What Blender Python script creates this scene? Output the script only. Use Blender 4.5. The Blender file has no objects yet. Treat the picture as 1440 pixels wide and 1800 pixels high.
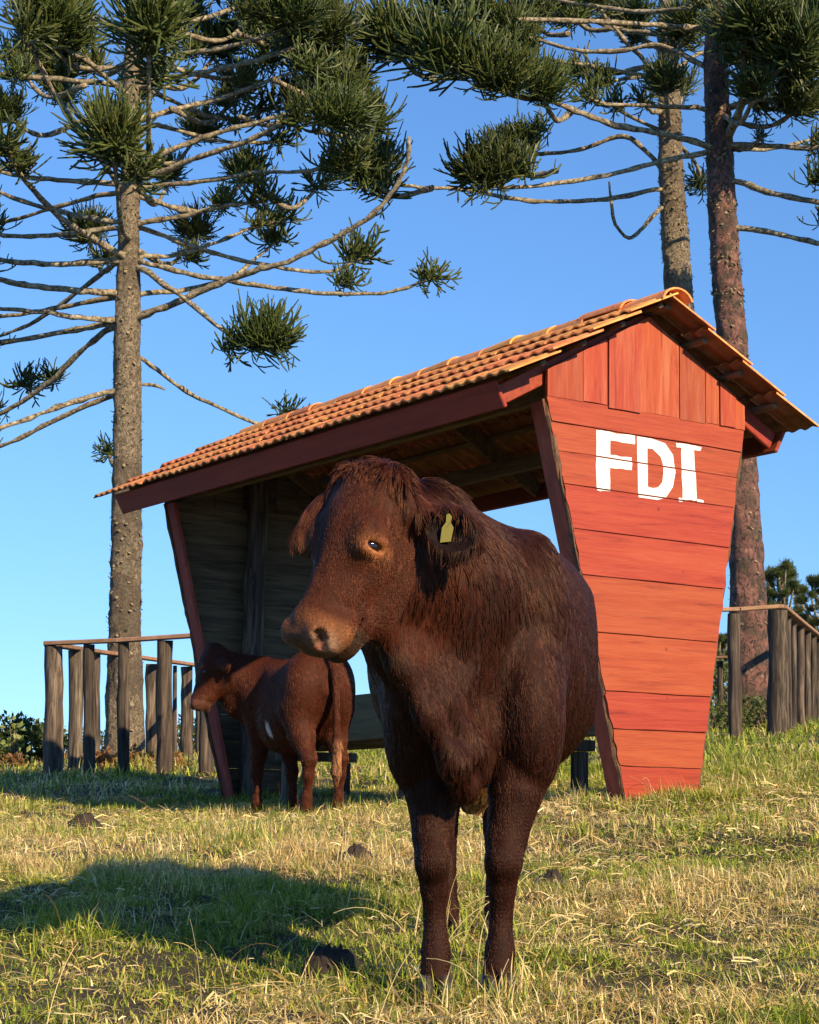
import bpy, math, random
import numpy as np
from mathutils import Matrix, Vector

scene = bpy.context.scene
rng = np.random.default_rng(7)
random.seed(7)

# ------------------------------------------------------------------ camera
FPX, CAMZ, PITCH = 3120.0, 0.67, 0.11684          # focal length in px of a 1440 px wide frame
cam_data = bpy.data.cameras.new('camera')
cam_data.sensor_fit = 'HORIZONTAL'
cam_data.sensor_width = 36.0
cam_data.lens = 36.0 * FPX / 1440.0
cam_data.clip_start = 0.05
cam_data.clip_end = 3000.0
cam = bpy.data.objects.new('camera', cam_data)
scene.collection.objects.link(cam)
cam.location = (0, 0, CAMZ)
cam.rotation_euler = (math.pi / 2 + PITCH, 0, 0)
scene.camera = cam

# ------------------------------------------------------------------ light
SUN_LEFT, SUN_EL = math.radians(38.0), math.radians(27.5)   # light travels this far left of the view axis
ldir = Vector((-math.sin(SUN_LEFT) * math.cos(SUN_EL), math.cos(SUN_LEFT) * math.cos(SUN_EL), -math.sin(SUN_EL)))
sun_data = bpy.data.lights.new('sun', 'SUN')
sun_data.energy = 5.0
sun_data.angle = math.radians(0.55)
sun_data.color = (1.0, 0.77, 0.50)
sun = bpy.data.objects.new('sun', sun_data)
scene.collection.objects.link(sun)
sun.location = (20, -30, 25)
sun.rotation_euler = ldir.to_track_quat('-Z', 'Y').to_euler()

world = bpy.data.worlds.new('World')
scene.world = world
world.use_nodes = True
wn, wl = world.node_tree.nodes, world.node_tree.links
wn.clear()
w_out = wn.new('ShaderNodeOutputWorld')
w_bg = wn.new('ShaderNodeBackground')
w_sky = wn.new('ShaderNodeTexSky')
w_sky.sky_type = 'NISHITA'
w_sky.sun_disc = False
w_sky.sun_elevation = SUN_EL
w_sky.sun_rotation = math.atan2(-ldir.x, -ldir.y)
w_sky.altitude = 900
w_sky.air_density = 1.0
w_sky.dust_density = 0.0
w_sky.ozone_density = 8.0
w_tc = wn.new('ShaderNodeTexCoord')
w_sep = wn.new('ShaderNodeSeparateXYZ')
w_max = wn.new('ShaderNodeMath'); w_max.operation = 'MAXIMUM'; w_max.inputs[1].default_value = 0.0
w_mad = wn.new('ShaderNodeMath'); w_mad.operation = 'MULTIPLY_ADD'; w_mad.inputs[1].default_value = 0.62; w_mad.inputs[2].default_value = 0.07
w_cmb = wn.new('ShaderNodeCombineXYZ')
w_hsv = wn.new('ShaderNodeHueSaturation')
w_hsv.inputs['Saturation'].default_value = 1.02
wl.new(w_tc.outputs['Generated'], w_sep.inputs[0])
wl.new(w_sep.outputs[0], w_cmb.inputs[0]); wl.new(w_sep.outputs[1], w_cmb.inputs[1])
wl.new(w_sep.outputs[2], w_max.inputs[0]); wl.new(w_max.outputs[0], w_mad.inputs[0]); wl.new(w_mad.outputs[0], w_cmb.inputs[2])
wl.new(w_cmb.outputs[0], w_sky.inputs[0])
wl.new(w_sky.outputs[0], w_hsv.inputs['Color'])
wl.new(w_hsv.outputs[0], w_bg.inputs[0])
w_bg.inputs[1].default_value = 0.102
wl.new(w_bg.outputs[0], w_out.inputs[0])

scene.view_settings.view_transform = 'Standard'
scene.view_settings.look = 'None'
scene.view_settings.exposure = 0.70
scene.view_settings.gamma = 1.0
scene.view_settings.use_curve_mapping = False
scene.cycles.max_bounces = 4
scene.cycles.diffuse_bounces = 2
scene.cycles.glossy_bounces = 2
scene.cycles.transmission_bounces = 3
scene.cycles.use_adaptive_sampling = True
scene.cycles.adaptive_threshold = 0.02
scene.cycles.transparent_max_bounces = 8
scene.cycles.use_denoising = True

# ------------------------------------------------------------------ helpers
def bp(px, py, d):
    """point at forward distance d seen at pixel px,py of the 1440x1800 photograph"""
    cx, cy = (px - 720) / FPX, (900 - py) / FPX
    y = math.cos(PITCH) - math.sin(PITCH) * cy
    z = math.sin(PITCH) + math.cos(PITCH) * cy
    return Vector((cx * d / y, d, CAMZ + z * d / y))

def mesh_data(name, verts, faces, mats=(), smooth=False):
    me = bpy.data.meshes.new(name)
    if isinstance(verts, np.ndarray):
        verts = verts.tolist()
    if isinstance(faces, np.ndarray):
        faces = faces.tolist()
    me.from_pydata(verts, [], faces)
    for m in (mats if isinstance(mats, (list, tuple)) else [mats]):
        me.materials.append(m)
    if smooth:
        me.polygons.foreach_set('use_smooth', np.ones(len(me.polygons), bool))
    me.update()
    return me

def link(name, data, parent=None, loc=None, rot=None, scale=None):
    o = bpy.data.objects.new(name, data)
    scene.collection.objects.link(o)
    if parent is not None:
        o.parent = parent
    if loc is not None: o.location = loc
    if rot is not None: o.rotation_euler = rot
    if scale is not None: o.scale = scale
    return o

def mobj(name, verts, faces, mat, parent=None, smooth=False, **kw):
    return link(name, mesh_data(name, verts, faces, mat, smooth), parent, **kw)

def thing(name, label, cat, loc=(0, 0, 0), rotz=0.0, group=None):
    o = link(name, None, loc=loc, rot=(0, 0, rotz))
    tag(o, label, cat, group)
    o.empty_display_size = 0.2
    return o

def tag(o, label=None, cat=None, group=None, kind=None):
    if label: o['label'] = label
    if cat: o['category'] = cat
    if group: o['group'] = group
    if kind: o['kind'] = kind
    return o

def prism(poly, axis_fn, t0, t1):
    """extrude a polygon of (a,b) between t0 and t1; axis_fn(a,b,t)->xyz"""
    n = len(poly)
    v = [axis_fn(a, b, t0) for a, b in poly] + [axis_fn(a, b, t1) for a, b in poly]
    f = [tuple(range(n - 1, -1, -1)), tuple(range(n, 2 * n))]
    f += [(i, (i + 1) % n, n + (i + 1) % n, n + i) for i in range(n)]
    return v, f

def cbox(sx, sy, sz, c=0.006):
    """chamfered box centred on the origin"""
    hx, hy, hz = sx / 2, sy / 2, sz / 2
    V, idx = [], {}
    for x in (-1, 1):
        for y in (-1, 1):
            for z in (-1, 1):
                for k in range(3):
                    p = [x * (hx - c), y * (hy - c), z * (hz - c)]
                    p[k] = (x * hx, y * hy, z * hz)[k]
                    idx[(x, y, z, k)] = len(V); V.append(tuple(p))
    F = []
    S = (-1, 1)
    for k in range(3):
        for s in S:
            def key(a, b):
                q = [0, 0, 0]; q[k] = s; q[(k + 1) % 3] = a; q[(k + 2) % 3] = b
                return idx[(q[0], q[1], q[2], k)]
            q = [key(-1, -1), key(1, -1), key(1, 1), key(-1, 1)]
            F.append(tuple(q if s > 0 else q[::-1]))
    for k in range(3):
        a, b = (k + 1) % 3, (k + 2) % 3
        for sa in S:
            for sb in S:
                def kk(s, w):
                    q = [0, 0, 0]; q[k] = s; q[a] = sa; q[b] = sb
                    return idx[(q[0], q[1], q[2], w)]
                F.append((kk(-1, a), kk(1, a), kk(1, b), kk(-1, b)))
    for x in S:
        for y in S:
            for z in S:
                F.append((idx[(x, y, z, 0)], idx[(x, y, z, 1)], idx[(x, y, z, 2)]))
    return V, F

def beam(p0, p1, w, h, up=(0, 0, 1), c=0.006, over=0.0):
    """chamfered timber from p0 to p1; w sideways, h along up"""
    p0, p1 = Vector(p0), Vector(p1)
    d = (p1 - p0); L = d.length + over; d.normalize()
    up = Vector(up); s = up.cross(d).normalized(); t = d.cross(s).normalized()
    V, F = cbox(L, w, h, c)
    m = (p0 + p1) / 2
    return [tuple(m + d * v[0] + s * v[1] + t * v[2]) for v in V], F

def merge(parts):
    V, F = [], []
    for v, f in parts:
        o = len(V); V += list(v); F += [tuple(i + o for i in q) for q in f]
    return V, F

def tube(pts, rad, sides=8, caps=True, jit=0.0, rg=None, flat=None):
    """tapered tube through pts (n,3)"""
    pts = np.asarray(pts, float); n = len(pts); rad = np.broadcast_to(np.asarray(rad, float), (n,))
    T = np.gradient(pts, axis=0); T /= np.linalg.norm(T, axis=1)[:, None] + 1e-9
    ref = np.array([0, 0, 1.0]) if abs(T[0][2]) < 0.9 else np.array([1.0, 0, 0])
    V = []; a = np.arange(sides) * 2 * np.pi / sides
    N = np.cross(ref, T[0]); N /= np.linalg.norm(N)
    for i in range(n):
        N = N - T[i] * (N @ T[i]); N /= np.linalg.norm(N) + 1e-9
        B = np.cross(T[i], N)
        r = rad[i] * (1 + (jit * rg.standard_normal(sides) if jit else 0))
        V.append(pts[i] + (np.cos(a) * r)[:, None] * N + (np.sin(a) * r)[:, None] * B)
    V = np.concatenate(V)
    F = []
    for i in range(n - 1):
        for k in range(sides):
            k2 = (k + 1) % sides
            F.append((i * sides + k, i * sides + k2, (i + 1) * sides + k2, (i + 1) * sides + k))
    if caps:
        F.append(tuple(range(sides - 1, -1, -1))); F.append(tuple((n - 1) * sides + k for k in range(sides)))
    return [tuple(x) for x in V], F

def smooth_path(P, n):
    """Catmull-Rom through points P -> n samples"""
    P = np.asarray([tuple(p) for p in P], float)
    if len(P) == 2:
        return P[0] + (P[1] - P[0]) * np.linspace(0, 1, n)[:, None]
    Q = np.vstack([2 * P[0] - P[1], P, 2 * P[-1] - P[-2]])
    t = np.linspace(0, len(P) - 1 - 1e-6, n); i = t.astype(int); f = (t - i)[:, None]
    a, b, c, d = Q[i], Q[i + 1], Q[i + 2], Q[i + 3]
    return 0.5 * (2 * b + (c - a) * f + (2 * a - 5 * b + 4 * c - d) * f**2 + (3 * b - a - 3 * c + d) * f**3)

# ------------------------------------------------------------------ materials
class NT:
    def __init__(s, name):
        s.m = bpy.data.materials.new(name); s.m.use_nodes = True
        s.t = s.m.node_tree; s.n = s.t.nodes; s.l = s.t.links
        s.bsdf = s.n['Principled BSDF']; s.out = s.n['Material Output']
    def new(s, t, **kw):
        x = s.n.new(t)
        for k, v in kw.items(): setattr(x, k, v)
        return x
    def noise(s, vec, scale, detail=4.0, rough=0.6, dist=0.0):
        x = s.new('ShaderNodeTexNoise'); x.inputs['Scale'].default_value = scale
        x.inputs['Detail'].default_value = detail; x.inputs['Roughness'].default_value = rough
        x.inputs['Distortion'].default_value = dist
        if vec is not None: s.l.new(vec, x.inputs['Vector'])
        return x.outputs['Fac']
    def ramp(s, fac, stops):
        x = s.new('ShaderNodeValToRGB'); e = x.color_ramp.elements
        while len(e) < len(stops): e.new(0.5)
        for q, (p, c) in zip(e, stops):
            q.position = p; q.color = (*c, 1) if len(c) == 3 else c
        s.l.new(fac, x.inputs[0]); return x.outputs[0]
    def mix(s, fac, a, b, mode='MIX'):
        x = s.new('ShaderNodeMix', data_type='RGBA', blend_type=mode)
        for sock, v in ((x.inputs[0], fac), (x.inputs[6], a), (x.inputs[7], b)):
            if hasattr(v, 'links'): s.l.new(v, sock)
            elif isinstance(v, (int, float)): sock.default_value = v
            else: sock.default_value = (*v, 1)
        return x.outputs[2]
    def math(s, op, a, b=0.0, clamp=False):
        x = s.new('ShaderNodeMath', operation=op); x.use_clamp = clamp
        for sock, v in ((x.inputs[0], a), (x.inputs[1], b)):
            if hasattr(v, 'links'): s.l.new(v, sock)
            else: sock.default_value = v
        return x.outputs[0]
    def coords(s, stretch=(1, 1, 1), rand=True, kind='Object'):
        tc = s.new('ShaderNodeTexCoord'); mp = s.new('ShaderNodeMapping')
        mp.inputs['Scale'].default_value = stretch
        s.l.new(tc.outputs[kind], mp.inputs[0])
        if rand:
            oi = s.new('ShaderNodeObjectInfo')
            cb = s.new('ShaderNodeCombineXYZ')
            for i, k in enumerate((37.0, 91.0, 53.0)):
                s.l.new(s.math('MULTIPLY', oi.outputs['Random'], k), cb.inputs[i])
            ad = s.new('ShaderNodeVectorMath', operation='ADD')
            s.l.new(mp.outputs[0], ad.inputs[0]); s.l.new(cb.outputs[0], ad.inputs[1])
            return ad.outputs[0]
        return mp.outputs[0]
    def vary(s, col, amount=0.2, hue=0.0):
        oi = s.new('ShaderNodeObjectInfo'); hs = s.new('ShaderNodeHueSaturation')
        s.l.new(col, hs.inputs['Color'])
        mr = s.new('ShaderNodeMapRange'); mr.inputs[3].default_value = 1 - amount; mr.inputs[4].default_value = 1 + amount
        s.l.new(oi.outputs['Random'], mr.inputs[0]); s.l.new(mr.outputs[0], hs.inputs['Value'])
        if hue:
            m2 = s.new('ShaderNodeMapRange'); m2.inputs[3].default_value = 0.5 - hue; m2.inputs[4].default_value = 0.5 + hue
            fr = s.math('FRACT', s.math('MULTIPLY', oi.outputs['Random'], 17.3))
            s.l.new(fr, m2.inputs[0]); s.l.new(m2.outputs[0], hs.inputs['Hue'])
        return hs.outputs[0]
    def bump(s, h, strength=0.3, dist=0.01):
        x = s.new('ShaderNodeBump'); x.inputs['Strength'].default_value = strength; x.inputs['Distance'].default_value = dist
        s.l.new(h, x.inputs['Height']); s.l.new(x.outputs[0], s.bsdf.inputs['Normal'])
    def color(s, c): s.l.new(c, s.bsdf.inputs['Base Color'])
    def rough(s, v): s.bsdf.inputs['Roughness'].default_value = v
    def spec(s, v): s.bsdf.inputs['Specular IOR Level'].default_value = v

def wood_mat(name, stops, grain=(3, 3, 40), rough=0.7, knots=None, vary=0.12, bump=0.5, blotch=None, spec=0.3):
    t = NT(name)
    v = t.coords(grain)
    n1 = t.noise(v, 1.0, 6, 0.65, 0.6)
    c = t.ramp(n1, stops)
    v2 = t.coords((1, 1, 1))
    if blotch:
        n2 = t.noise(t.coords(tuple(0.25 * g for g in grain)), 1.6, 6, 0.75, 0.8)
        k = t.ramp(n2, [(0.46, (0, 0, 0)), (0.68, (1, 1, 1))])
        c = t.mix(k, c, blotch)
    if knots:
        vo = t.new('ShaderNodeTexVoronoi'); vo.inputs['Scale'].default_value = 5.0
        t.l.new(v2, vo.inputs['Vector'])
        k = t.ramp(vo.outputs['Distance'], [(0.03, (1, 1, 1)), (0.075, (0, 0, 0))])
        c = t.mix(t.math('MULTIPLY', k, 0.75), c, knots)
    t.color(t.vary(c, vary, 0.006)); t.rough(rough); t.spec(spec)
    n3 = t.noise(v, 2.2, 8, 0.7, 0.3)
    t.bump(n3, bump, 0.006)
    return t.m

RED = [(0.30, (0.15, 0.020, 0.009)), (0.42, (0.275, 0.039, 0.0145)), (0.58, (0.315, 0.050, 0.0175)), (0.74, (0.36, 0.070, 0.026))]
M = {}
M['red_h'] = wood_mat('red_painted_board', RED, (6, 2.2, 34), 0.55, knots=(0.12, 0.02, 0.012), vary=0.035, blotch=(0.345, 0.068, 0.025), bump=0.5)
M['red_v'] = wood_mat('red_painted_upright_board', RED, (6, 30, 2.2), 0.6, knots=(0.14, 0.03, 0.02), vary=0.16, blotch=(0.38, 0.108, 0.052), bump=0.5)
M['red_u'] = wood_mat('red_painted_beam', [(0.3, (0.18, 0.026, 0.012)), (0.7, (0.31, 0.050, 0.019))], (2.0, 20, 20), 0.6, vary=0.08, bump=0.3)
M['jamb'] = wood_mat('worn_red_edge', [(0.3, (0.20, 0.045, 0.03)), (0.55, (0.36, 0.075, 0.045)), (0.75, (0.42, 0.13, 0.08))], (14, 14, 3), 0.75, vary=0.1, bump=0.5)
M['bark_edge'] = wood_mat('rough_bark_edge', [(0.3, (0.05, 0.03, 0.02)), (0.6, (0.16, 0.09, 0.05)), (0.8, (0.32, 0.20, 0.11))], (22, 22, 14), 0.9, vary=0.1, bump=1.0)
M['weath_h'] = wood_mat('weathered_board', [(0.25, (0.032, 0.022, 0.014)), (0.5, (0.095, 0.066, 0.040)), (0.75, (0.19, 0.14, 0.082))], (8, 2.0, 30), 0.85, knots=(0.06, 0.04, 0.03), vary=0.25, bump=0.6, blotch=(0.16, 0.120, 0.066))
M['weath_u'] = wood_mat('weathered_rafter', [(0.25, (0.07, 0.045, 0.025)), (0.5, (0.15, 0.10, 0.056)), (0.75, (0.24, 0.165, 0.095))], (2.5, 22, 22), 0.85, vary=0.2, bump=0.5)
M['log'] = wood_mat('weathered_log', [(0.34, (0.020, 0.015, 0.012)), (0.5, (0.072, 0.055, 0.041)), (0.68, (0.19, 0.15, 0.108))], (22, 22, 1.5), 0.9, knots=(0.06, 0.04, 0.03), vary=0.28, bump=1.0)
M['rail'] = wood_mat('sawn_rail', [(0.3, (0.20, 0.105, 0.06)), (0.6, (0.34, 0.20, 0.115)), (0.8, (0.44, 0.30, 0.18))], (6, 6, 6), 0.85, vary=0.15, bump=0.5)
M['trough'] = wood_mat('mossy_board', [(0.25, (0.10, 0.075, 0.04)), (0.5, (0.24, 0.18, 0.10)), (0.75, (0.36, 0.29, 0.15))], (2.2, 10, 26), 0.9, vary=0.2, bump=0.8, blotch=(0.22, 0.18, 0.06))

t = NT('terracotta')
v = t.coords((1, 1, 1)); n = t.noise(v, 16, 6, 0.7)
c = t.ramp(n, [(0.3, (0.54, 0.165, 0.046)), (0.5, (0.82, 0.30, 0.082)), (0.72, (0.90, 0.41, 0.135))])
n2 = t.noise(v, 5, 6, 0.75)
c = t.mix(t.ramp(n2, [(0.58, (0, 0, 0)), (0.74, (0.6, 0.6, 0.6))]), c, (0.14, 0.10, 0.055))
t.color(t.vary(c, 0.16, 0.012)); t.rough(0.8); t.bump(t.noise(v, 60, 5, 0.7), 0.35, 0.004); M['tile'] = t.m
t = NT('terracotta_shaded_underside')  # roof interior shade put into the colour: darker terracotta for the tile bottoms
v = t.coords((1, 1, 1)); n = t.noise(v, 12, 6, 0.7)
t.color(t.vary(t.ramp(n, [(0.3, (0.16, 0.062, 0.028)), (0.7, (0.34, 0.14, 0.062))]), 0.15)); t.rough(0.9); M['tile_under_shade'] = t.m

t = NT('white_paint')
v = t.coords((6, 3, 30), rand=False); n = t.noise(v, 1.4, 6, 0.7)
t.color(t.ramp(n, [(0.24, (0.60, 0.46, 0.40)), (0.36, (0.72, 0.66, 0.61)), (0.48, (0.76, 0.73, 0.69)), (0.7, (0.81, 0.79, 0.76))])); t.rough(0.55); M['white'] = t.m
# ------------------------------------------------------------------ ground
CTRL = np.array([  # x, y, z
    (0.1, 3.0, -0.02), (0.1, 4.4, 0.0), (-1.2, 4.4, 0.02), (1.3, 4.4, 0.02), (0.2, 5.6, 0.02), (-1.0, 6.7, 0.08), (1.8, 7, 0.08),
    (1.25, 10.3, 0.20), (1.75, 10.7, 0.235), (-1.5, 14.3, 0.05), (-0.8, 12.0, 0.03), (-3.6, 18.7, 0.10), (-2.0, 20.5, 0.12),
    (4.3, 20.0, 0.51), (2.6, 13.5, 0.34), (-4.2, 14.0, 0.02), (1.0, 17.0, 0.25), (6.8, 29.0, 0.55), (-2.5, 26.0, 0.15), (4.2, 26, 0.52), (-7, 20, 0.05), (0, 0, 0), (-3, 0, 0), (3, 0, 0)])
def _tps(r2): return 0.5 * r2 * np.log(r2 + 1e-9)
_A = _tps(((CTRL[:, None, :2] - CTRL[None, :, :2]) ** 2).sum(-1)) + np.eye(len(CTRL)) * 0.02
_Pm = np.hstack([np.ones((len(CTRL), 1)), CTRL[:, :2]])
_S = np.block([[_A, _Pm], [_Pm.T, np.zeros((3, 3))]])
_w = np.linalg.solve(_S, np.concatenate([CTRL[:, 2], np.zeros(3)]))
def ground_z(x, y):
    x = np.asarray(x, float); y = np.asarray(y, float)
    xc = np.clip(x, -8, 9); yc = np.clip(y, 0, 30)
    q = np.stack([xc, yc], -1)
    r2 = ((q[..., None, :] - CTRL[:, :2]) ** 2).sum(-1)
    z = (_tps(r2) * _w[:len(CTRL)]).sum(-1) + _w[-3] + _w[-2] * xc + _w[-1] * yc
    z = z + 0.026 * np.sin(x * 3.1 + 0.7 * y) * np.sin(y * 2.3 - x) + 0.016 * np.sin(x * 9.1 + y * 4.0) * np.cos(y * 7.3 - 2 * x) + 0.008 * np.sin(x * 23 + 5 * y) * np.sin(y * 19 - 7 * x)
    dist = np.hypot(x, y - 12)
    drop = np.clip(dist - 17, 0, None)
    return z - 0.0016 * np.minimum(drop, 60) ** 2 - np.clip(drop - 60, 0, None) * 0.19
def gz(x, y): return float(ground_z(x, y))
def on_ground(px, py, d0=3.0, d1=45.0):
    """where the ray through a photo pixel meets the ground"""
    for d in np.arange(d0, d1, 0.05):
        p = bp(px, py, d)
        if p.z <= gz(p.x, p.y): return p
    return bp(px, py, d1)

t = NT('meadow_soil')
v = t.coords((1, 1, 1), rand=False)
n = t.noise(v, 1.3, 8, 0.65)
n2 = t.noise(v, 40, 6, 0.7)
c = t.ramp(n, [(0.3, (0.026, 0.028, 0.009)), (0.5, (0.050, 0.042, 0.016)), (0.7, (0.085, 0.062, 0.028))])
c = t.mix(t.ramp(n2, [(0.35, (0, 0, 0)), (0.7, (1, 1, 1))]), c, (0.030, 0.020, 0.012))
t.color(c); t.rough(0.95); t.bump(n2, 0.9, 0.02)
M['soil'] = t.m
# one polar sheet, fine near the camera, running out past the crest of the hill
ang = np.radians(np.linspace(0, 360, 181)[:-1])
rad = np.concatenate([np.arange(0.3, 3, 0.3), np.arange(3, 12, 0.12), np.arange(12, 34, 0.4), np.geomspace(34, 900, 40)])
ang_f = np.concatenate([np.radians(np.arange(60, 120, 0.5)), np.radians(np.arange(120, 420, 3.0))])
gx = rad[:, None] * np.cos(ang_f); gy = rad[:, None] * np.sin(ang_f)
gv = np.stack([gx, gy, ground_z(gx, gy)], -1).reshape(-1, 3)
na = len(ang_f)
ii = (np.arange(len(rad) - 1)[:, None] * na + np.arange(na)).ravel()
jj = (np.arange(len(rad) - 1)[:, None] * na + (np.arange(na) + 1) % na).ravel()
gf = np.stack([ii, ii + na, jj + na, jj], -1).tolist()
gv = np.vstack([gv, [[0, 0, gz(0, 0)]]])
gf += [(len(gv) - 1, k, (k + 1) % na) for k in range(na)]
ground = mobj('ground', gv, gf, M['soil'], smooth=True)
tag(ground, 'grassy pasture ground rising slightly to the right', kind='structure')
# ------------------------------------------------------------------ shelter (local x = long axis towards the lettered end, y = depth, z = up)
SU = Vector((0.55927, -0.82864, 0.02382)); SV = Vector((0.82881, 0.55834, -0.03636)); SN = Vector((0.01683, 0.04008, 0.99905))
SO = Vector((0.78444, 10.0, 1.85130 + CAMZ))
SD, SW = 1.557, 4.876
shelter = link('cattle_shelter', None)
base_n = -2.27
shelter.matrix_world = Matrix(((SU.x, SV.x, SN.x, SO.x), (SU.y, SV.y, SN.y, SO.y), (SU.z, SV.z, SN.z, SO.z), (0, 0, 0, 1))) @ Matrix.Translation((0, SD / 2, base_n))
tag(shelter, 'red painted wooden cattle shelter with terracotta tile roof and tapering end walls', 'shelter')
OFF = Vector((0, SD / 2, base_n))       # shelter empty sits at the foot of the lettered wall
def sl(v): return [(x[0] - OFF.x, x[1] - OFF.y, x[2] - OFF.z) for x in v]
def spart(name, vf, mat, parent=None, smooth=False, label=None):
    o = mobj(name, sl(vf[0]), vf[1], mat, parent or shelter, smooth)
    if label: o['label'] = label
    return o
FE = lambda z: 0.262 * -z if z < 0 else 0.0           # front edge of an end wall
BE = lambda z: SD - (0.183 * -z if z < 0 else 0.0)    # rear edge
SEAMS = [0.0, -0.150, -0.315, -0.505, -0.756, -1.015, -1.34, -1.67, -1.883, -2.095, -2.42]
VSEAM = [0.0, 0.269, 0.452, 0.701, 1.017, 1.228, 1.342, 1.4775, SD]
SLOPE = 0.567
rtop = lambda y: 0.145 + SLOPE * min(y, SD - y)
board_face = {}

def end_wall(u0, sgn, mh, mv, lettered):
    """boards lie between u0 (outer face) and u0 - sgn*0.028"""
    rg = np.random.default_rng(5 if lettered else 9)
    frame = []
    # round post, cleats and slanting jamb boards behind the boards
    uin = u0 - sgn * 0.034
    z0, z1 = -2.42, -0.02
    for (ef, sd) in ((FE, -1), (BE, 1)):
        a = Vector((uin - sgn * 0.065, ef(z0) - sd * 0.012, z0)); b = Vector((uin - sgn * 0.065, ef(z1) - sd * 0.012, z1))
        frame.append((beam(a, b, 0.032, 0.125, up=(1, 0, 0), c=0.004), 'jamb'))
        # ragged bark edge between jamb and boards
        n = 26
        zs = np.linspace(z0, z1, n); poly = []
        path = [(u0 - sgn * (0.020 + 0.004 * rg.standard_normal()), ef(z) + sd * (0.004 + 0.004 * rg.standard_normal()), z) for z in zs]
        frame.append((tube(path, 0.013 + 0.004 * rg.random(n), 6, jit=0.25, rg=rg), 'bark_edge'))
    panel = None
    jv = merge([f for f, m in frame if m == 'jamb'])
    panel = spart('end_wall', jv, M['jamb'])
    panel['label'] = 'lettered red end wall facing the sun' if lettered else 'far end wall, bare weathered boards inside'
    for f, m in frame:
        if m == 'bark_edge': spart('bark_edge', f, M['bark_edge'], panel)
    py = SD * 0.5 + 0.0
    zz = np.linspace(-2.5, 0.5, 14)
    pp = [(uin - sgn * 0.095, py + 0.01 * rg.standard_normal(), z) for z in zz]
    spart('post', tube(pp, 0.085 + 0.005 * rg.standard_normal(14), 12, jit=0.03, rg=rg), M['log'], panel, True)
    for i in range(len(SEAMS) - 1):
        za, zb = SEAMS[i] - (0.004 if i else 0.006), SEAMS[i + 1] + 0.004
        d = 0.004 * rg.standard_normal()
        du = sgn * float(np.clip(d, -0.005, 0.005))
        board_face[(u0, i)] = (za, zb, u0 + du)
        poly = []
        for k in range(7):
            y = FE(zb) + (BE(zb) - FE(zb)) * k / 6; poly.append((y, zb + (0.0015 * rg.standard_normal())))
        for k in range(5):
            z = zb + (za - zb) * (k + 0.5) / 5; poly.append((BE(z) + 0.003 * rg.standard_normal(), z))
        for k in range(7):
            y = BE(za) + (FE(za) - BE(za)) * k / 6; poly.append((y, za + (0.0015 * rg.standard_normal())))
        for k in range(5):
            z = za + (zb - za) * (k + 0.5) / 5; poly.append((FE(z) - 0.003 + 0.004 * rg.standard_normal(), z))
        vf = prism(poly, lambda a, b, t: (t, a, b), u0 + du, u0 + du - sgn * 0.016)
        zt, zl = SEAMS[i] - 0.0006, SEAMS[i + 1] + 0.0006      # rear half meets its neighbours (rebated edge)
        back = [(FE(zl) + 0.004, zl), (BE(zl) - 0.004, zl), (BE(zt) - 0.004, zt), (FE(zt) + 0.004, zt)]
        vb = prism(back, lambda a, b, t: (t, a, b), u0 - sgn * 0.0095, u0 - sgn * (0.030 + 0.002 * rg.random()))
        spart('board', merge([vf, vb]), mh, panel)
    for i in range(len(VSEAM) - 1):
        ya, yb = VSEAM[i] + 0.0025, VSEAM[i + 1] - 0.0025
        du = sgn * (0.010 + float(np.clip(0.005 * rg.standard_normal(), -0.006, 0.006)))
        zb = -0.012 + 0.006 * rg.standard_normal()
        poly = [(ya, zb), ((ya + yb) / 2, zb + 0.002), (yb, zb), (yb, rtop(yb))]
        if ya < SD / 2 < yb: poly.append((SD / 2, rtop(SD / 2)))
        poly.append((ya, rtop(ya)))
        vf = prism(poly, lambda a, b, t: (t, a, b), u0 + du, u0 + du - sgn * 0.024)
        spart('gable_board', vf, mv, panel)
    return panel

wallR = end_wall(0.0, 1, M['red_h'], M['red_v'], True)
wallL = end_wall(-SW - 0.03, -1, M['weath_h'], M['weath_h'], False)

# painted letters, cut where the boards meet
def clip_band(poly, za, zb):
    def cut(pl, f):
        out = []
        for i in range(len(pl)):
            p, q = pl[i], pl[(i + 1) % len(pl)]
            fp, fq = f(p), f(q)
            if fp >= 0: out.append(p)
            if (fp >= 0) != (fq >= 0):
                s = fp / (fp - fq); out.append((p[0] + (q[0] - p[0]) * s, p[1] + (q[1] - p[1]) * s))
        return out
    pl = cut(poly, lambda p: za - p[1]); 
    return cut(pl, lambda p: p[1] - zb) if len(pl) > 2 else []
lr = np.random.default_rng(3)
def wob(poly, n=4, a=0.0022):
    out = []
    for i in range(len(poly)):
        p, q = poly[i], poly[(i + 1) % len(poly)]
        for k in range(n):
            s = k / n; out.append((p[0] + (q[0] - p[0]) * s + (a * lr.standard_normal() if k else 0), p[1] + (q[1] - p[1]) * s + (a * lr.standard_normal() if k else 0)))
    return out
def letter(name, polys):
    V, F = [], []
    for poly in polys:
        for i in range(len(SEAMS) - 1):
            za, zb, uf = board_face[(0.0, i)]
            pl = clip_band(poly, za - 0.001, zb + 0.001)
            if len(pl) > 2:
                o = len(V); V += [(uf + 0.002, a, b) for a, b in pl]; F.append(tuple(range(o, o + len(pl))))
    return spart('letter', (V, F), M['white'], wallR, label='white painted letter ' + name)
letter('F', [wob([(0.372, -0.515), (0.475, -0.511), (0.473, -0.375), (0.478, -0.157), (0.370, -0.159)], 5),
             wob([(0.4785, -0.208), (0.666, -0.208), (0.668, -0.156), (0.4785, -0.157)]), wob([(0.4755, -0.372), (0.640, -0.366), (0.640, -0.290), (0.4755, -0.294)])])
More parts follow.
